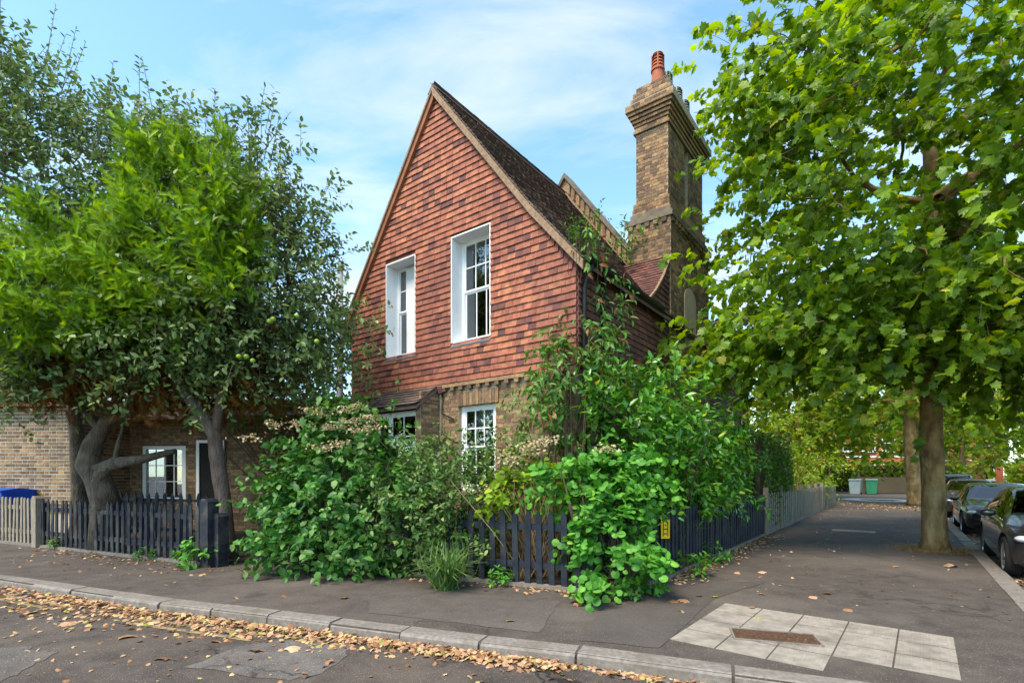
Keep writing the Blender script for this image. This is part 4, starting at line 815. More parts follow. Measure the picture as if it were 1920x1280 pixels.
mb.tube(cpx([(178, 850, 10.3), (185, 800, 10.25), (160, 770, 10.3), (110, 745, 10.4), (30, 735, 10.5)]), [.14, .1, .08, .06, .03], 8)
mb.tube(cpx([(235, 775, 10.3), (270, 740, 10.2), (330, 700, 10.2)]), [.1, .08, .05], 8); mb.tube(cpx([(215, 868, 10.15), (222, 830, 10.1), (230, 800, 10.1)]), [.06, .04, .02], 6); mb.build('stem', M['greybark'], ce, smooth=True)
CB = [(-5.6, 8.9, 5.7, .95, .55, 1.45), (-6.4, 8.7, 5.1, .8, .5, .8), (-7.9, 8.6, 4.3, 1.1, .5, .6), (-4.9, 8.8, 5.3, .5, .45, .8), (-7.7, 8.8, 5.6, .45, .4, .5), (-6.3, 8.9, 6.5, .3, .3, .7), (-5.2, 8.9, 6.6, .3, .3, .6), (-8.4, 8.7, 3.95, 1.0, .5, .45), (-6.9, 9.0, 4.2, .7, .5, .45), (-9.0, 9.2, 5.0, .8, .5, .6)]
ct = np.concatenate([blob_pts(b[:3], b[3:6], int(26 * b[3]), .3)[0] for b in CB] + [blob_pts((-7.6, 10.4, 3.7), (2.6, 1.0, .8), 90, .2)[0]])
P, chs, ld = grow(cb, [at(200, 790, 10.3), at(240, 772, 10.3), at(265, 735, 10.2), at(280, 650, 10.2)], None, ct, 9, .5, .0); limbs('limbs', P, chs, ld, .11, M['greybark'], ce, cb, rmin=.018, expo=.4)
CB = [(b[0] * .96, b[1] - .4, b[2] - .1, *b[3:]) for b in CB]; A, D = blobs(CB, 620, 8, .15, .55); D = D + UP * .9 + np.array([0, -.4, 0]); pos, ax, nr, sz = shoots(A, D, .36, 7, .17, .0, .2, ang=.55, jit=.5)
nr = np.tile(np.array([0, -1., .3]), (len(pos), 1)) + RNG.normal(0, .6, (len(pos), 3)); leaves('foliage', pos, ax, nr, sz, 'spray', L['conifer'], ce, cb, 300, 'spray')
A, D = blobs([(-8.2, 10.0, 3.4, 2.4, .6, .45), (-6.0, 10.0, 3.4, 1.6, .6, .5), (-7.9, 10.0, 3.95, 2.5, .9, .7), (-5.6, 10.0, 4.0, 1.5, .8, .6), (-6.6, 9.9, 4.9, 1.5, .8, 1.2)], 480, 6, .25, .3); pos, ax, nr, sz = shoots(A, D - UP * .3, .4, 4, .25, .3, .2, jit=.7); leaves('dead_foliage', pos, ax, nr, sz, 'spray', L['deadspray'], ce, cb)
A = np.array([at(115, 690, 9.7), at(130, 685, 9.7), at(100, 695, 9.7)]); D = np.array([[-1, 0, -.2], [-.8, -.3, -.3], [-1, .2, -.1]]); pos, ax, nr, sz = shoots(A, D, .4, 7, .2, .2, .3); leaves('brown_spray', pos, ax, nr, sz, 'spray', L['straw'], ce, cb)

# ------------------------------------------------------------------ garden shrubs
def shrub(name, base, bl, leafkey, tm, lsize, per, label, n_ind=0, nlf=7, shlen=.3, droop=.25, upn=.8, shell=.45, spread=.2, cat='shrub', zmin=.06, out=0., wide=1., tw='twig', ang=.9, jit=.4, extra=None):
    base = np.array([base[0], base[1], .03]); e = empty(name, base, label=label, category=cat)
    A, D = blobs(bl, per, 6, spread, shell, zmin)
    if extra is not None: A = np.concatenate([A, extra[0]]); D = np.concatenate([D, extra[1]])
    D = D + np.array([0, -out, 0])
    mb = MB()
    for b in bl:
        for k in range(5):
            tp = np.array(b[:3]) + RNG.normal(0, .35, 3) * np.array(b[3:6]); s_ = base + (RNG.normal(0, .15), RNG.normal(0, .1), 0)
            mb.tube([s_ - base, (s_ + tp) / 2 + RNG.normal(0, .1, 3) - base, tp - base], [.022, .016, .008], 5, False)
    mb.build('stems', M[tw], e, smooth=True); stems('twigs', A, D, shlen * .5, .005, M[tw], e, base, 3)
    pos, ax, nr, sz = shoots(A, D, shlen * (.6 + .8 * RNG.random(len(A))), nlf, lsize, droop, upn, ang, jit)
    k = (pos[:, 2] > zmin) & (np.linalg.norm((pos - np.array([2.15, 7.2, .78])) * (1.3, .8, 1), axis=1) > .36)      # the sign's face is kept clear
    leaves('foliage', pos[k], ax[k], nr[k], sz[k], tm, L[leafkey], e, base, n_ind, wide=wide)
    return e, base
def flower_heads(e, base, pts, r=.1, n=60):
    for p in pts:
        d = RNG.normal(0, 1, (n, 3)) * np.array([r, r, r * .28]); P = np.asarray(p) + d - base; ax = RNG.normal(0, 1, (n, 3)); nr = UP + RNG.normal(0, .5, (n, 3))
        leaves('flower_head', P + base, ax, nr, .035 + .03 * RNG.random(n), 'quad', L['flower'], e, base)
HB = [(-2.95, 8.75, 1.3, 1.05, .75, 1.15), (-2.7, 8.75, 2.05, .7, .55, .55), (-3.45, 8.6, .8, .7, .6, .75), (-2.6, 7.95, .75, 1.1, .5, .75), (-1.9, 8.0, 1.0, .6, .6, .95), (-2.9, 7.8, .35, .9, .4, .35)]
e, b_ = shrub('hydrangea_shrub', (-3.1, 8.6), HB, 'hydra', 'broad', .13, 340, 'large dark green hydrangea with fading cream flower heads over the fence', 300, 7, .34, .3, .75)
fh = []
for x, y, Y in [(640, 768, 8.9), (670, 762, 8.9), (600, 775, 8.8), (655, 790, 8.5), (690, 783, 8.6), (620, 800, 8.4), (560, 793, 8.6), (640, 830, 8.2), (470, 820, 8.7), (520, 795, 8.7), (700, 800, 8.4), (605, 838, 8.2), (670, 806, 8.4), (585, 768, 8.9)]: fh.append(at(x, y, Y - .6))
flower_heads(e, b_, fh)
VB = [(-1.15, 8.0, 1.15, .9, .55, .95), (-.45, 7.9, 1.1, .6, .45, .85), (-1.5, 7.6, .8, .5, .4, .75), (-.9, 8.35, 1.4, .8, .45, .7)]
shrub('viburnum_shrub', (-.9, 8.0), VB, 'viburnum', 'oval', .088, 520, 'grey green small leaved shrub below the ground floor windows', 300, 9, .34, .05, .6, cat='shrub')
YB = [(.35, 7.75, 1.5, .5, .4, .42), (.1, 7.6, 1.2, .4, .35, .3), (.75, 7.6, 1.4, .35, .35, .35)]
e, b_ = shrub('yellowing_hydrangea', (.35, 7.6), YB, 'lime', 'broad', .115, 380, 'yellow green hydrangea with dry flower heads and bare tan stems', 200, 6, .28, .35, .8, tw='drytwig')
flower_heads(e, b_, [at(x, y, 7.0) for x, y in [(945, 852), (985, 838), (1010, 832), (1030, 825), (960, 865), (1000, 850), (1140, 842)]])
mb = MB()
for i in range(40):
    s_ = np.array([.35 + RNG.normal(0, .2), 7.5 + RNG.normal(0, .12), .05]); t_ = np.array([.35 + RNG.normal(0, .45), 7.3 + RNG.normal(0, .15), 1.35 + RNG.normal(0, .1)]); mb.tube([s_ - b_, (s_ + t_) / 2 + RNG.normal(0, .06, 3) - b_, t_ - b_], [.007, .006, .004], 4, False)
mb.build('dry_stems', M['drytwig'], e)
NB = [(1.45, 7.25, 1.35, .6, .45, .45), (1.3, 6.78, .95, .45, .3, .5), (1.3, 6.7, .6, .42, .3, .4), (1.4, 6.55, .3, .45, .35, .3), (1.65, 7.3, 1.35, .45, .35, .35), (.95, 7.1, 1.45, .45, .35, .3), (1.1, 6.25, .2, .28, .22, .18)]
shrub('round_leaved_vine', (1.3, 6.95), NB, 'vine', 'round', .1, 620, 'bright green vine with round paired leaves spilling over the fence corner', 300, 7, .34, .4, .7, out=.3, cat='vine', spread=.16)
LB = [(1.55, 8.15, 2.1, .8, .7, .9), (2.3, 8.75, 2.25, .9, .8, 1.0), (3.0, 9.6, 1.9, .9, .8, 1.1), (3.9, 10.7, 1.7, .9, .85, 1.05), (4.75, 11.8, 1.55, .75, .75, .85), (3.3, 9.4, 1.05, .5, .5, .45)]
shrub('laurel_shrub', (3.0, 9.7), LB, 'laurel', 'laurel', .145, 340, 'glossy green laurel growing over the side fence below the chimney', 300, 8, .4, .15, .6, ang=.8)
# willowy creeper on the cottage corner
CRB = [(.55, 8.05, 2.3, .45, .35, 1.0), (.85, 7.95, 3.1, .4, .35, .7), (1.15, 8.2, 3.7, .35, .3, .5)]
xa = []; 
for k in range(15): xa.append(h2w((.12 + RNG.random() * .15, .1 + RNG.random() * .9, 2.6 + 2.3 * RNG.random())))
for k in range(8): xa.append(h2w((.1 + RNG.random() * .12, -.08 + RNG.random() * .2, 5.0 + .55 * RNG.random())))
xa = np.array(xa)
shrub('wall_creeper', (.7, 8.0), CRB, 'creeper', 'narrow', .14, 380, 'climbing creeper with long drooping leaves on the cottage corner and downpipe', 300, 8, .4, .75, .5, cat='creeper', extra=(np.repeat(xa, 2, 0), np.tile(np.array([.3, -.3, -.2]), (len(xa) * 2, 1)) + RNG.normal(0, .4, (len(xa) * 2, 3))), wide=1.1)
rb = h2w((-.6, 4.3, 6.3)); A = h2w((-.9, 3.9, 6.7)) + RNG.normal(0, .22, (26, 3)); e = empty('roof_weed', h2w((-.9, 3.9, 6.3)), label='leafy green weed sprouting from the roof against the chimney', category='plant')
pos, ax, nr, sz = shoots(A, UP + RNG.normal(0, .5, A.shape), .45, 8, .13, .1, .6); leaves('foliage', pos, ax, nr, sz, 'narrow', L['laurel'], e, e.location); stems('stems', A, np.tile(UP, (len(A), 1)), .25, .006, M['twig'], e, e.location)
A = h2w((.1, .0, 5.2)) + RNG.normal(0, .12, (16, 3)); e = empty('gutter_weed', h2w((.1, 0, 5.0)), label='upright green weed rooted in the gutter at the eaves corner', category='plant')
pos, ax, nr, sz = shoots(A, UP + RNG.normal(0, .25, A.shape), .42, 11, .07, .0, .6); leaves('foliage', pos, ax, nr, sz, 'oval', L['laurel'], e, e.location); stems('stems', A, np.tile(UP, (len(A), 1)), .4, .006, M['twig'], e, e.location)
gc = g(835, 1103); ge = empty('grass_clump', gc, label='arching clump of long green grass at the foot of the fence', category='grass'); n = 190
a = RNG.random(n) * 6.283; D = np.stack([np.cos(a) * .6, np.sin(a) * .6, .35 + RNG.random(n) * .9], 1); A = gc + RNG.normal(0, .06, (n, 3)) * (1, 1, 0)
leaves('blades', A, D, np.tile(UP, (n, 1)) + D * np.array([1, 1, 0]), .45 + .45 * RNG.random(n), 'blade', L['grass'], ge, gc)
def weed(x, y, r_, key, tm, ls, lab):
    c = g(x, y); e = empty('weed', c, label=lab, category='weed'); A, D = blob_pts(c + (0, 0, r_ * .7), (r_, r_ * .7, r_ * .8), 22, .2, .02)
    pos, ax, nr, sz = shoots(A, D + UP * .6, r_ * .8, 6, ls, .2, .9); k = pos[:, 2] > .02; leaves('foliage', pos[k], ax[k], nr[k], sz[k], tm, L[key], e, c); stems('stems', A, np.tile(UP, (len(A), 1)), r_ * .6, .004, M['twig'], e, c)
weed(372, 1062, .24, 'vine', 'broad', .12, 'broad leaved green weed in front of the thick dark fence post')
weed(275, 1050, .13, 'hydra', 'oval', .07, 'low weed at the foot of the worn dark pickets')
weed(105, 1028, .12, 'grass', 'narrow', .12, 'grassy weed beside the pale wooden post')
weed(938, 1098, .14, 'vine', 'oval', .08, 'small green seedling in front of the navy pickets')
weed(1180, 1122, .12, 'hydra', 'oval', .08, 'low green weed beneath the hanging vine')
weed(1215, 1112, .16, 'vine', 'broad', .09, 'leafy weed under the yellow hydrant sign')
weed(1300, 1080, .2, 'laurel', 'oval', .09, 'leafy weed at the foot of the side fence under the laurel')
weed(1340, 1055, .22, 'vine', 'narrow', .12, 'taller weed against the side pickets')

# ------------------------------------------------------------------ hedges and planting along the side street
def hedge(name, c, rz, l_, d_, z0, z1, key, label, n=2600, ls=.07, cat='hedge'):
    c = np.array([c[0], c[1], 0.]); e = empty(name, c, rz, label=label, category=cat); fx = (RNG.random((n, 3)) - .5) * 2; k = np.argmax(np.abs(fx) ** 1 * np.array([1.0, 1.6, 1.0]), 1); s = np.sign(fx[np.arange(n), k]); nr = np.zeros((n, 3)); nr[np.arange(n), k] = s
    fx[np.arange(n), k] = s * (1 + RNG.normal(0, .05, n)); P = fx * np.array([l_ / 2, d_ / 2, (z1 - z0) / 2]) + (0, 0, (z0 + z1) / 2); ax = RNG.normal(0, 1, (n, 3)) + nr * .6 + UP * .4
    leaves('foliage', P, ax, nr + RNG.normal(0, .5, (n, 3)), ls * (.7 + .7 * RNG.random(n)), 'quad', L[key], e, (0, 0, 0))
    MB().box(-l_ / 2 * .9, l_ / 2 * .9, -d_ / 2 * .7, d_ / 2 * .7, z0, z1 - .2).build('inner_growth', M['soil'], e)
rzv = math.atan2(VD[1], VD[0])
hc = fline(1.9) - ND * .62; hedge('clipped_hedge', hc, rzv, 3.4, 1.1, .1, 2.65, 'hedge', 'tall clipped dark green hedge above the grey board fence', 12000, .075)
hc = fline(5.0) - ND * .7; hedge('clipped_hedge', hc, rzv, 1.3, .9, .1, 2.4, 'hedge', 'narrow dark hedge end next to the bare brown shrub', 4500, .075)
c = fline(7.2) - ND * .6; shrub('bare_shrub', c, [(c[0], c[1], 1.5, .7, .7, 1.0)], 'straw', 'narrow', .09, 120, 'bare brown shrub behind the board fence', 0, 6, .3, tw='drytwig')
c = fline(12.5) - ND * .3; shrub('garden_bush', c, [(c[0], c[1], 1.6, 1.2, 1.0, .9), (c[0] + .6, c[1] + 1, 1.7, 1.2, 1.1, .8)], 'lime', 'quad', .14, 150, 'yellow green rounded bush leaning over the board fence', 0, 6, .3)
c = fline(9.5) - ND * 1.2; shrub('young_tree', c, [(c[0], c[1], 3.0, 1.1, 1.1, .9), (c[0] + 1, c[1] + 2, 3.4, 1.2, 1.2, .9)], 'far', 'quad', .16, 110, 'light green young tree behind the board fence', 0, 6, .35, cat='tree')
c = np.array([-5.0, 12.9]); shrub('background_shrub', c, [(-5.0, 12.6, 2.0, 1.3, .6, 2.0), (-4.2, 12.9, 3.4, 1.0, .7, 2.0), (-6.8, 12.6, 4.1, 1.9, .8, 1.2), (-9.5, 13.4, 5.2, 2.4, .8, 1.5), (-5.5, 12.9, 5.2, 1.5, .7, 1.2)], 'back', 'oval', .13, 260, 'dark shrub in the shade left of the cottage', 0, 7, .35)
# bins
def bin_(p, rz, hb, m, lidm, label, w_=.58, d_=.7):
    e = empty('wheelie_bin', (p[0], p[1], p[2] if len(p) > 2 else 0), rz, label=label, category='bin')
    mb = MB(); a, b = w_ / 2, d_ / 2; mb.add([(-a * .8, -b * .75, .05), (a * .8, -b * .75, .05), (a * .8, b * .8, .05), (-a * .8, b * .8, .05), (-a, -b, hb - .08), (a, -b, hb - .08), (a, b, hb - .08), (-a, b, hb - .08)], [(0, 3, 2, 1), (4, 5, 6, 7), (0, 1, 5, 4), (1, 2, 6, 5), (2, 3, 7, 6), (3, 0, 4, 7)]); mb.box(-a - .01, a + .01, -b - .015, b + .01, hb - .14, hb - .09); mb.build('body', m, e)
    mb = MB(); mb.prism([(-a - .02, -b - .04, hb - .078), (-a - .02, b + .05, hb - .078), (-a - .02, b + .05, hb - .02), (-a - .02, 0, hb + .02), (-a - .02, -b - .04, hb - .03)], (w_ + .04, 0, 0)); mb.build('lid', lidm, e)
    MB().tube([(-a * .7, b + .06, hb - .13), (a * .7, b + .06, hb - .13)], .016, 6).build('handle', lidm, e)
    for s in (-1, 1): MB().tube([(s * a * .86 - .03, b * .8, .1), (s * a * .86 + .03, b * .8, .1)], .1, 12).build('wheel', M['tyre'], e)
bin_((-12.0, 12.25, .12), R(-24), 1.1, M['bluebin'], M['bluebin'], 'blue wheelie bin behind the weathered pickets', .75, .6)
q = g(1634, 926); bin_((q[0], q[1]), rzv - R(85), 1.22, M['greenbin'], M['palebin'], 'green wheelie bin standing out on the side pavement', .8, .8)
q = g(1612, 927); bin_((q[0] - .2, q[1] + .2), rzv - R(95), 1.22, M['palebin'], M['palebin'], 'pale grey blue wheelie bin beside the green one', .8, .8)
q = g(1648, 924); bin_((q[0] + .1, q[1] + .9), rzv - R(85), 1.2, M['bluebin'], M['steel'], 'blue wheelie bin tucked behind the green one', .7, .8)
# far wooden fence, far hedge
e = empty('wooden_fence', (30.5, 45, 0), R(-4), label='new light wooden board fence closing the far end of the pavement', category='fence')
for i in range(22): MB().box(.2 * i, .2 * i + .185, 0, .03, 0, 1.35 + .02 * (i % 2)).build('board', M['newwood'], e)
for i in (0, 11, 22): MB().box(.2 * i - .07, .2 * i + .07, .03, .17, 0, 1.7).build('post', M['oldwood'], e)
hedge('far_hedge', (34, 48.5), R(-4), 16, 1.6, 0, 2.6, 'far', 'wide far hedge above the new wooden fence', 5200, .28)
_q = side(58, 12.5); hedge('roadside_hedge', _q, rzv, 70, 2.2, 0, 3.2, 'far', 'long tall hedge lining the opposite side of the side road', 9000, .4)
# ------------------------------------------------------------------ far street
def far_tree(base, h_, r_, label, seed, tr=.22, n=42, ls=.22, lowz=3.2, key='far', lean=0):
    b = np.array([base[0], base[1], 0.]); t_, _ = blob_pts(b + (0, 0, (h_ + lowz) / 2 + .4), (r_, r_, (h_ - lowz) / 2), n, .3)
    return tree('street_tree', b, [b, b + (lean * .5, 0, 1.2), b + (lean, 0, 2.6), b + (lean, .1, h_ * .55), b + (lean, 0, h_ * .75)], [tr, tr * .9, tr * .85, tr * .6, tr * .3], t_, key, 'plane' if b[1] < 30 else 'quad', ls, 8, 8, .8, M['bark'], label, 0, seed, droop=.3, r0=tr * .7, sprd=.8, group=None, flare=1.2)
q = g(1718, 947); far_tree(q, 11, 4.6, 'street tree with leaning dark trunk behind the large plane tree', 21, .36, 90, .26, 3.0, lean=-.25)
far_tree((33, 42), 11, 5.0, 'street tree farther along the kerb beyond the leaning trunk', 22, .3, 80, .4, 3.0)
far_tree((44, 50), 11, 5.5, 'tree across the side road behind the parked cars', 23, .3, 90, .44, 2.2)
far_tree((56, 61), 12, 6.5, 'large tree at the far right end of the side road', 24, .35, 90, .5, 1.8)
far_tree((18.5, 33), 9, 4.0, 'garden tree between the board fence and the red brick house', 25, .2, 90, .36, 2.4)
far_tree((26, 44), 9.5, 4.5, 'garden tree beyond the bins', 26, .25, 80, .42, 2.8)
def brickhouse(p, rz, w_, d_, h_, label, wins, gable=True):
    e = empty('red_brick_house', (p[0], p[1], 0), rz, label=label, category='house'); MB().box(-w_ / 2, w_ / 2, 0, d_, -.1, h_).build('wall', M['redbrick'], e)
    mb = MB(); mb.prism([(-w_ / 2 - .3, -.4, h_), (-w_ / 2 - .3, d_ / 2, h_ + d_ * .38), (-w_ / 2 - .3, d_ + .4, h_)], (w_ + .6, 0, 0)); rf = mb.build('roof', M['slate'], e); MB().box(w_ / 2 - .9, w_ / 2 - .2, d_ / 2 - .3, d_ / 2 + .5, h_ + d_ * .3, h_ + d_ * .38 + 1.4).build('chimney', M['redbrick'], rf)
    MB().box(-w_ / 2 - .02, w_ / 2 + .02, -.06, -.003, h_ - .35, h_ - .02).build('cornice', M['white'], e); MB().box(-w_ / 2 - .01, w_ / 2 + .01, -.05, -.003, h_ * .5 - .1, h_ * .5 + .1).build('string_course', M['white'], e)
    for x0, x1, z0, z1 in wins:
        f = MB(); t = .12; f.box(x0, x0 + t, -.08, -.002, z0, z1); f.box(x1 - t, x1, -.08, -.002, z0, z1); f.box(x0 + t, x1 - t, -.08, -.002, z0, z0 + t); f.box(x0 + t, x1 - t, -.08, -.002, z1 - t, z1); f.box(x0 + t, x1 - t, -.07, -.002, (z0 + z1) / 2 - .05, (z0 + z1) / 2 + .05); wn = f.build('window', M['white'], e)
        MB().box(x0 + t, x1 - t, -.03, -.0025, z0 + t, z1 - t).build('pane', M['carglass'], wn); MB().box(x0 + t, x1 - t, -.0024, -.0012, z0 + t, z1 - t).build('dark_interior', M['dark'], wn); MB().box(x0 - .1, x1 + .1, -.16, -.002, z0 - .14, z0 - .003).build('sill', M['white'], wn)
    return e
ws = [(-3.6 + 2.5 * i, -2.3 + 2.5 * i, z, z + 2.0) for i in range(4) for z in (1.0, 4.3)]
_q = fline(17) - ND * 5.5; brickhouse(_q, rzv, 12, 8, 7.4, 'red brick house with white windows seen beyond the cottage', ws)
brickhouse((43, 62), R(-8), 12, 8, 7.5, 'far red brick house with white bay windows at the end of the street', [(-5 + 2.2 * i, -3.5 + 2.2 * i, z, z + 2.0) for i in range(5) for z in (.9, 4.4)])
brickhouse((58, 70), R(-25), 14, 8, 7, 'far red brick house among trees across the side road', [(-5 + 2.4 * i, -3.5 + 2.4 * i, z, z + 2.0) for i in range(5) for z in (.9, 4.4)])
pp = at(637, 590, 16); tag(MB().tube([(pp[0], pp[1], 0), (pp[0], pp[1], 4), (pp[0] + .02, pp[1], 8.2)], [.12, .11, .09], 10).build('utility_pole', M['steel'], smooth=True), 'grey pole rising behind the apple tree beside the gable', 'pole')

# ------------------------------------------------------------------ parked cars
def car(pos, rz, paint, label, L_=4.25, H_=1.46, W_=1.78, est=0.0, wb=2.62, suv=False):
    e = empty('parked_car', (pos[0], pos[1], -.1), rz, label=label, category='car'); k = L_ / 4.25; hz = H_ / 1.46; hl = L_ / 2
    tx = np.array([-2.12, -2.05, -1.86, -1.6, -1.15, -.3, .2, .55, 1.02, 1.3, 1.75, 2.0, 2.12]) * k; tz = np.array([.72, .95, 1.06 + est, 1.27 + est * .6, 1.41, 1.46, 1.43, 1.28, 1.0, .95, .86, .74, .6]) * hz
    bx = np.array([-2.12, -1.9, -1.2, .9, 1.6, 2.0, 2.12]) * k; bz = np.array([.7, .96, .95, .88, .8, .68, .56]) * hz
    hx = np.array([-2.12, -1.95, -1.5, 1.3, 1.85, 2.05, 2.12]) * k; hw = np.array([.62, .82, .9, .9, .82, .66, .5]) * W_ / 1.8
    cx_ = np.array([-2.12, -1.85, -1.1, .2, .6, 1.05, 1.8, 2.12]) * k; ct_ = np.array([.55, .6, .6, .61, .64, .74, .66, .4]) * W_ / 1.8
    zb = np.array([.34, .2, .18, .18, .2, .3])
    xs = np.linspace(-hl, hl, 97); sm = lambda x, a, b: np.mean([np.interp(x + d, a, b) for d in (-.09, -.045, 0, .045, .09)])
    rows = []
    for x in xs:
        T, B, Hh, C = sm(x, tx, tz), sm(x, bx, bz), sm(x, hx, hw), sm(x, cx_, ct_); B = min(B, T - .03); b0 = np.interp(x, np.array([-2.12, -1.8, -1.2, 1.2, 1.8, 2.12]) * k, zb); C = min(C, Hh * .97)
        rows.append([(0, b0), (Hh * .8, b0), (Hh * .95, b0 + .06), (Hh * .99, b0 + .18), (Hh, b0 + (B - b0) * .55), (Hh * .985, b0 + (B - b0) * .8), (Hh * .95, B - .01), (Hh * .93, B + .012), (Hh * .93 * .55 + C * .45, B + (T - B) * .45), (C * 1.02, B + (T - B) * .86), (C * .93, B + (T - B) * .955), (C * .6, T - .008), (0, T)])
    nj = len(rows[0]); V = []; 
    for x, r_ in zip(xs, rows):
        for y, z in r_: V.append((x, y, z))
        for y, z in r_[1:-1]: V.append((x, -y, z))
    stp = 2 * nj - 2
    def vi(i, j, s): return i * stp + (j if s > 0 or j in (0, nj - 1) else nj + j - 1)
    groups = {'body': []}
    for i in range(96):
        xm = (xs[i] + xs[i + 1]) / 2 / k; T, B = sm(xm * k, tx, tz), sm(xm * k, bx, bz)
        for j in range(nj - 1):
            for s in (1, -1):
                f = [vi(i, j, s), vi(i + 1, j, s), vi(i + 1, j + 1, s), vi(i, j + 1, s)]; f = f if s < 0 else f[::-1]; f = list(dict.fromkeys(f)); kind = 'body'
                if j in (7, 8) and T - B > .17 * hz and -1.72 < xm < .86 and not (-.37 < xm < -.26) and not (-1.2 < xm < -1.13): kind = ('side_window', s, 0 if xm < -1.16 else 1 if xm < -.3 else 2)
                if j in (9, 10, 11) and (.3 < xm < .97): kind = ('windscreen',)
                if j in (10, 11) and (-1.95 < xm < -1.4): kind = ('rear_window',)
                groups.setdefault(kind, []).append(f)
    V = np.array(V)
    def sub(fs, name, m, par_):
        used = sorted({i for f in fs for i in f}); mp_ = {u: n_ for n_, u in enumerate(used)}; me = npmesh(name, V[used], [mp_[i] for f in fs for i in f], [len(f) for f in fs], None, True); return link(name, me, m, par_)
    for s in (0, 1): groups['body'].append([vi(0 if s else 96, j, 1) for j in range(nj)] + [vi(0 if s else 96, j, -1) for j in range(nj - 2, 0, -1)] if True else [])
    body = sub(groups['body'], 'body', paint, e)
    wr = .325 if not suv else .36; wx = (wb / 2 + .02, -wb / 2 + .02)
    cut = MB()
    for x in wx:
        for s in (-1, 1): cut.tube([(x, s * (W_ / 2 - .3), wr), (x, s * (W_ / 2 + .3), wr)], wr + .06, 24)
    co = cut.build('cutter', M['tyre']); md = body.modifiers.new('b', 'BOOLEAN'); md.object = co; md.operation = 'DIFFERENCE'; md.solver = 'FAST'; co.parent = e
    bpy.context.view_layer.update(); dg = bpy.context.evaluated_depsgraph_get(); me2 = bpy.data.meshes.new_from_object(body.evaluated_get(dg)); body.modifiers.clear(); body.data = me2; bpy.data.objects.remove(co)
    if len(me2.polygons):
        me2.polygons.foreach_set('use_smooth', np.ones(len(me2.polygons), bool))
        try: me2.set_sharp_from_angle(angle=R(38))
        except Exception: pass
    for kk, fs_ in groups.items():
        if kk != 'body': sub(fs_, kk[0], M['carglass'], e)
    MB().box(-1.5 * k, .7 * k, -.6, .6, .3, .86 * hz).build('dark_cabin', M['dark'], e)
    for x in wx:
        for s in (-1, 1):
            y = s * (W_ / 2 - .12); wn = empty('wheel', (x, y, wr), 0, e); t = MB(); n = 28; pr = [(-.1, wr * .68), (-.105, wr * .9), (-.07, wr), (.07, wr), (.105, wr * .9), (.1, wr * .68)]
            for a_, (yy, rr) in enumerate(pr):
                for q in range(n): t.v.append((rr * math.cos(6.2832 * q / n), yy, rr * math.sin(6.2832 * q / n)))
            t.f = [[a_ * n + q, a_ * n + (q + 1) % n, ((a_ + 1) % 6) * n + (q + 1) % n, ((a_ + 1) % 6) * n + q] for a_ in range(6) for q in range(n)]; t.r = [0] * len(t.f); t.n = len(t.v); t.build('tyre', M['tyre'], wn, smooth=True)
            rm = MB(); 
            for q in range(5):
                an = 6.2832 * q / 5; d_ = np.array([math.cos(an), 0, math.sin(an)]); p_ = np.array([-math.sin(an), 0, math.cos(an)])
                for o_ in (-.05, .05): rm.obox(d_ * wr * .36 + p_ * o_ * .9 + (0, s * .07, 0), d_ * wr * .32 + p_ * o_ * .25, (0, .012, 0), p_ * .016)
            rm.tube([(0, s * .055, 0), (0, s * .09, 0)], wr * .16, 14); rm.build('rim', M['rim'], wn)
            li = MB(); 
            for q in range(n):
                a0, a1 = 6.2832 * q / n, 6.2832 * (q + 1) / n; li.add([(wr * .69 * math.cos(a0), s * .1, wr * .69 * math.sin(a0)), (wr * .69 * math.cos(a1), s * .1, wr * .69 * math.sin(a1)), (wr * .62 * math.cos(a1), s * .075, wr * .62 * math.sin(a1)), (wr * .62 * math.cos(a0), s * .075, wr * .62 * math.sin(a0))], [(0, 1, 2, 3)])
            li.build('rim_lip', M['rim'], wn); MB().tube([(0, s * .02, 0), (0, s * .03, 0)], wr * .66, 20).build('brake_backing', M['tyre'], wn)
    for s in (-1, 1):
        sphere(MB(), (0, 0, 0), 1).build('wing_mirror', paint, e, smooth=True).matrix_basis = Matrix.Translation((.62 * k, s * (W_ / 2 + .09), .99 * hz)) @ Matrix.Diagonal((.09, .12, .075, 1))
        hl_ = sphere(MB(), (0, 0, 0), 1, 12, 8).build('headlight', M['lamp'], e, smooth=True); hl_.matrix_basis = Matrix.Translation((1.84 * k, s * .62 * W_ / 1.8, .66 * hz)) @ Matrix.Rotation(-s * .5, 4, 'Z') @ Matrix.Diagonal((.17, .2, .075, 1))
        tl = sphere(MB(), (0, 0, 0), 1, 12, 8).build('tail_light', M['pot'], e, smooth=True); tl.matrix_basis = Matrix.Translation((-1.98 * k, s * .66 * W_ / 1.8, .85 * hz)) @ Matrix.Diagonal((.1, .16, .09, 1))
        for x in (.05, -.95): MB().box(x * k - .09, x * k + .09, s * W_ / 2 * .985 - .012, s * W_ / 2 * .985 + .02, .8 * hz, .83 * hz).build('door_handle', paint, e)
        MB().tube([(.82 * k, s * W_ / 2 * .945, .905 * hz), (-.4 * k, s * W_ / 2 * .95, .955 * hz), (-1.7 * k, s * W_ / 2 * .93, .985 * hz)], .009, 5).build('window_trim', M['chrome'], e)
        if suv: MB().tube([(.3 * k, s * .56, 1.44 * hz), (-.4 * k, s * .58, 1.5 * hz), (-1.4 * k, s * .56, 1.45 * hz)], .018, 6).build('roof_rail', M['chrome'], e)
    MB().box(2.0 * k, 2.09 * k, -.45, .45, .36 * hz, .52 * hz).build('grille', M['black'], e); MB().box(2.1 * k, 2.125 * k, -.26, .26, .4 * hz, .5 * hz).build('number_plate', M['white'], e)
    return e
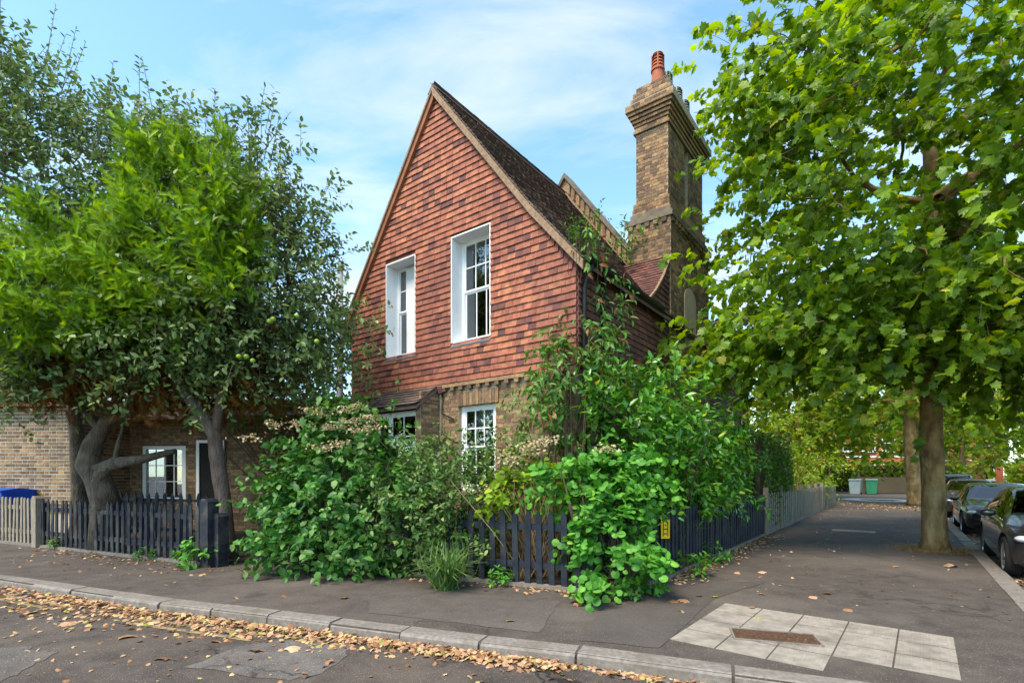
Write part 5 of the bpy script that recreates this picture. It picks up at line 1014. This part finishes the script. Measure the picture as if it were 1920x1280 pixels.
paintA = mat('dark_grey_car_paint', [(.03, .027, .03), (.036, .033, .036)], .32, 2, coat=1, spec=.5, metal=.3); paintB = mat('black_car_paint', [(.008, .008, .009), (.011, .011, .012)], .22, 2, coat=1, spec=.5)
paintC = mat('bronze_car_paint', [(.05, .038, .03), (.06, .045, .036)], .3, 2, coat=1, metal=.3); paintD = mat('navy_car_paint', [(.012, .014, .02), (.016, .018, .025)], .25, 2, coat=1)
hd = math.atan2(-VD[1], -VD[0])
def cpos(Y, off=.88): return side(Y, off)
car(cpos(9.5), hd, paintA, 'dark grey hatchback with alloy wheels parked at the kerb by the plane tree')
car(cpos(15.4), hd, paintB, 'glossy black car with clear headlight parked behind the grey hatchback', L_=4.5, H_=1.44, est=-.03, wb=2.75)
car(cpos(21.2), hd, paintC, 'bronze coloured car parked between the black car and the tall one', L_=4.3, H_=1.5)
car(cpos(26.8), hd, paintD, 'tall dark estate with roof rails parked farthest along the kerb', L_=4.6, H_=1.72, suv=True, wb=2.75)
car(side(34, 7.5), hd + math.pi, paintB, 'dark car parked across the side road', L_=4.4, H_=1.5)
car(side(44, 7.5), hd + math.pi, paintC, 'brownish car parked beyond the dark one across the side road', L_=4.4, H_=1.5)

# ------------------------------------------------------------------ litter of fallen leaves
def litter(name, pts, size, key, label=None, tm='plane', z=.0, tilt=.35, **kw):
    pts = np.asarray(pts); n = len(pts); ax = RNG.normal(0, 1, (n, 3)) * (1, 1, .12); nr = UP + RNG.normal(0, tilt, (n, 3)); return tag(leaves(name, pts + UP * .012, ax, nr, size * (.5 + .9 * RNG.random(n)), tm, L[key], None, (0, 0, 0)), label, **kw)
kx = [k[0] for k in KF]; ky_ = [k[1] for k in KF]
n = 2400; xs = -9 + 9.4 * RNG.random(n) ** .8; d = np.abs(RNG.normal(0, .22, n)) * np.interp(xs, [-9, -5, -2, .4], [2.2, 1.5, .9, .5]) + .03
litter('gutter_leaves', np.stack([xs, np.interp(xs, kx, ky_) - d, np.full(n, -.1) + .03 * RNG.random(n) * (d < .25)], 1), .048, 'dry')
n = 420; xs = -1 + 4 * RNG.random(n); d = np.abs(RNG.normal(0, .07, n)) + .03; litter('gutter_leaves', np.stack([xs, np.interp(xs, kx, ky_) - d, np.full(n, -.098)], 1), .045, 'dry')
n = 420; xs = -8 + 12 * RNG.random(n); litter('road_leaves', np.stack([xs, np.interp(xs, kx, ky_) - .1 - 2.2 * RNG.random(n), np.full(n, -.1)], 1), .035, 'dry')
n = 300; t = RNG.random(n); a = FL[0] + (FL[1] - FL[0]) * t[:, None]; litter('pavement_leaves', np.stack([a[:, 0] + RNG.normal(.3, .4, n), a[:, 1] - .1 - np.abs(RNG.normal(0, .6, n)), np.full(n, 0.)], 1), .045, 'dry')
n = 260; t = RNG.random(n); a = FR[0] + (FR[1] - FR[0]) * t[:, None]; litter('pavement_leaves', np.stack([a[:, 0], a[:, 1] - .06 - np.abs(RNG.normal(0, .16, n)), np.full(n, 0.)], 1), .045, 'dry')
n = 520; t = RNG.random(n); a = FR[2] + (FR[3] - FR[2]) * t[:, None] + ND * (np.abs(RNG.normal(0, .2, n)) + .06)[:, None]; litter('pavement_leaves', np.stack([a[:, 0], a[:, 1], np.full(n, 0.)], 1), .05, 'dry')
n = 260; Yr = 5 + 24 * RNG.random(n) ** 1.4; a = np.array([side(y) for y in Yr]) - ND * (4.0 * RNG.random(n))[:, None]; litter('pavement_leaves', np.stack([a[:, 0], a[:, 1], np.full(n, 0.)], 1), .035, 'dry')
n = 900; Yr = 6 + 26 * RNG.random(n); a = np.array([side(y) for y in Yr]) + ND * (np.abs(RNG.normal(0, .25, n)) + .05)[:, None]; litter('kerbside_leaves', np.stack([a[:, 0], a[:, 1], np.full(n, -.1)], 1), .055, 'dry')
n = 500; q = g(1690, 950); litter('tree_leaves', np.stack([q[0] + RNG.normal(0, 1.2, n), q[1] + RNG.normal(0, 2.2, n), np.full(n, 0.)], 1), .07, 'dry')
big = dict(pavement=[(1076, 1134), (1180, 1124), (1265, 1128), (1290, 1128), (1345, 1120), (1276, 1147), (1310, 1119), (957, 1166), (430, 1012), (180, 1042), (255, 1040), (330, 1052), (400, 1046), (60, 1040), (1420, 1160), (1415, 1140), (1386, 1075), (1380, 1050), (1432, 1073), (1427, 1115), (1525, 1120), (1547, 1114), (1590, 1144), (1680, 1062), (530, 1118), (440, 1122), (650, 1122)],
           road=[(404, 1205), (840, 1208), (1028, 1250), (620, 1240), (470, 1222), (240, 1196), (300, 1238), (540, 1222), (170, 1180), (700, 1188), (760, 1200), (860, 1205), (930, 1218), (960, 1224), (1000, 1212), (1090, 1234), (130, 1168), (60, 1150), (330, 1150), (1150, 1262)])
T, Fc = TM['plane']; me = npmesh('fallen_leaf', T * (1, 1, 1.4), Fc, np.full(len(Fc), 3)); me.materials.append(L['dry'])
for kind, lst in big.items():
    for x, y in lst:
        z = 0. if kind == 'pavement' else -.1; o = link('fallen_leaf', me, loc=g(x, y, z) + (0, 0, .02), label='dry tan plane leaf lying on the dark pavement' if kind == 'pavement' else 'dry tan plane leaf lying on the road', category='leaf', group='fallen leaves on the ' + kind)
        s = random.uniform(.1, .17) * (1.2 if kind == 'road' else .85); o.scale = (s, s, s); o.rotation_euler = (random.gauss(0, .15), random.gauss(0, .15), random.uniform(0, 6.28))
q = g(1783, 1063); tag(MB().add([tuple(q + np.array(p)) for p in ((-.09, -.06, .01), (.0, -.08, .05), (.1, -.04, .01), (.07, .06, .04), (-.02, .02, .07), (-.09, .06, .015), (.03, -.02, .02))], [(0, 1, 4), (1, 2, 4), (2, 3, 4), (3, 5, 4), (5, 0, 4), (0, 6, 2), (2, 6, 3)]).build('crumpled_paper', M['verge']), 'crumpled pale scrap lying on the pavement near the plane tree', 'litter')
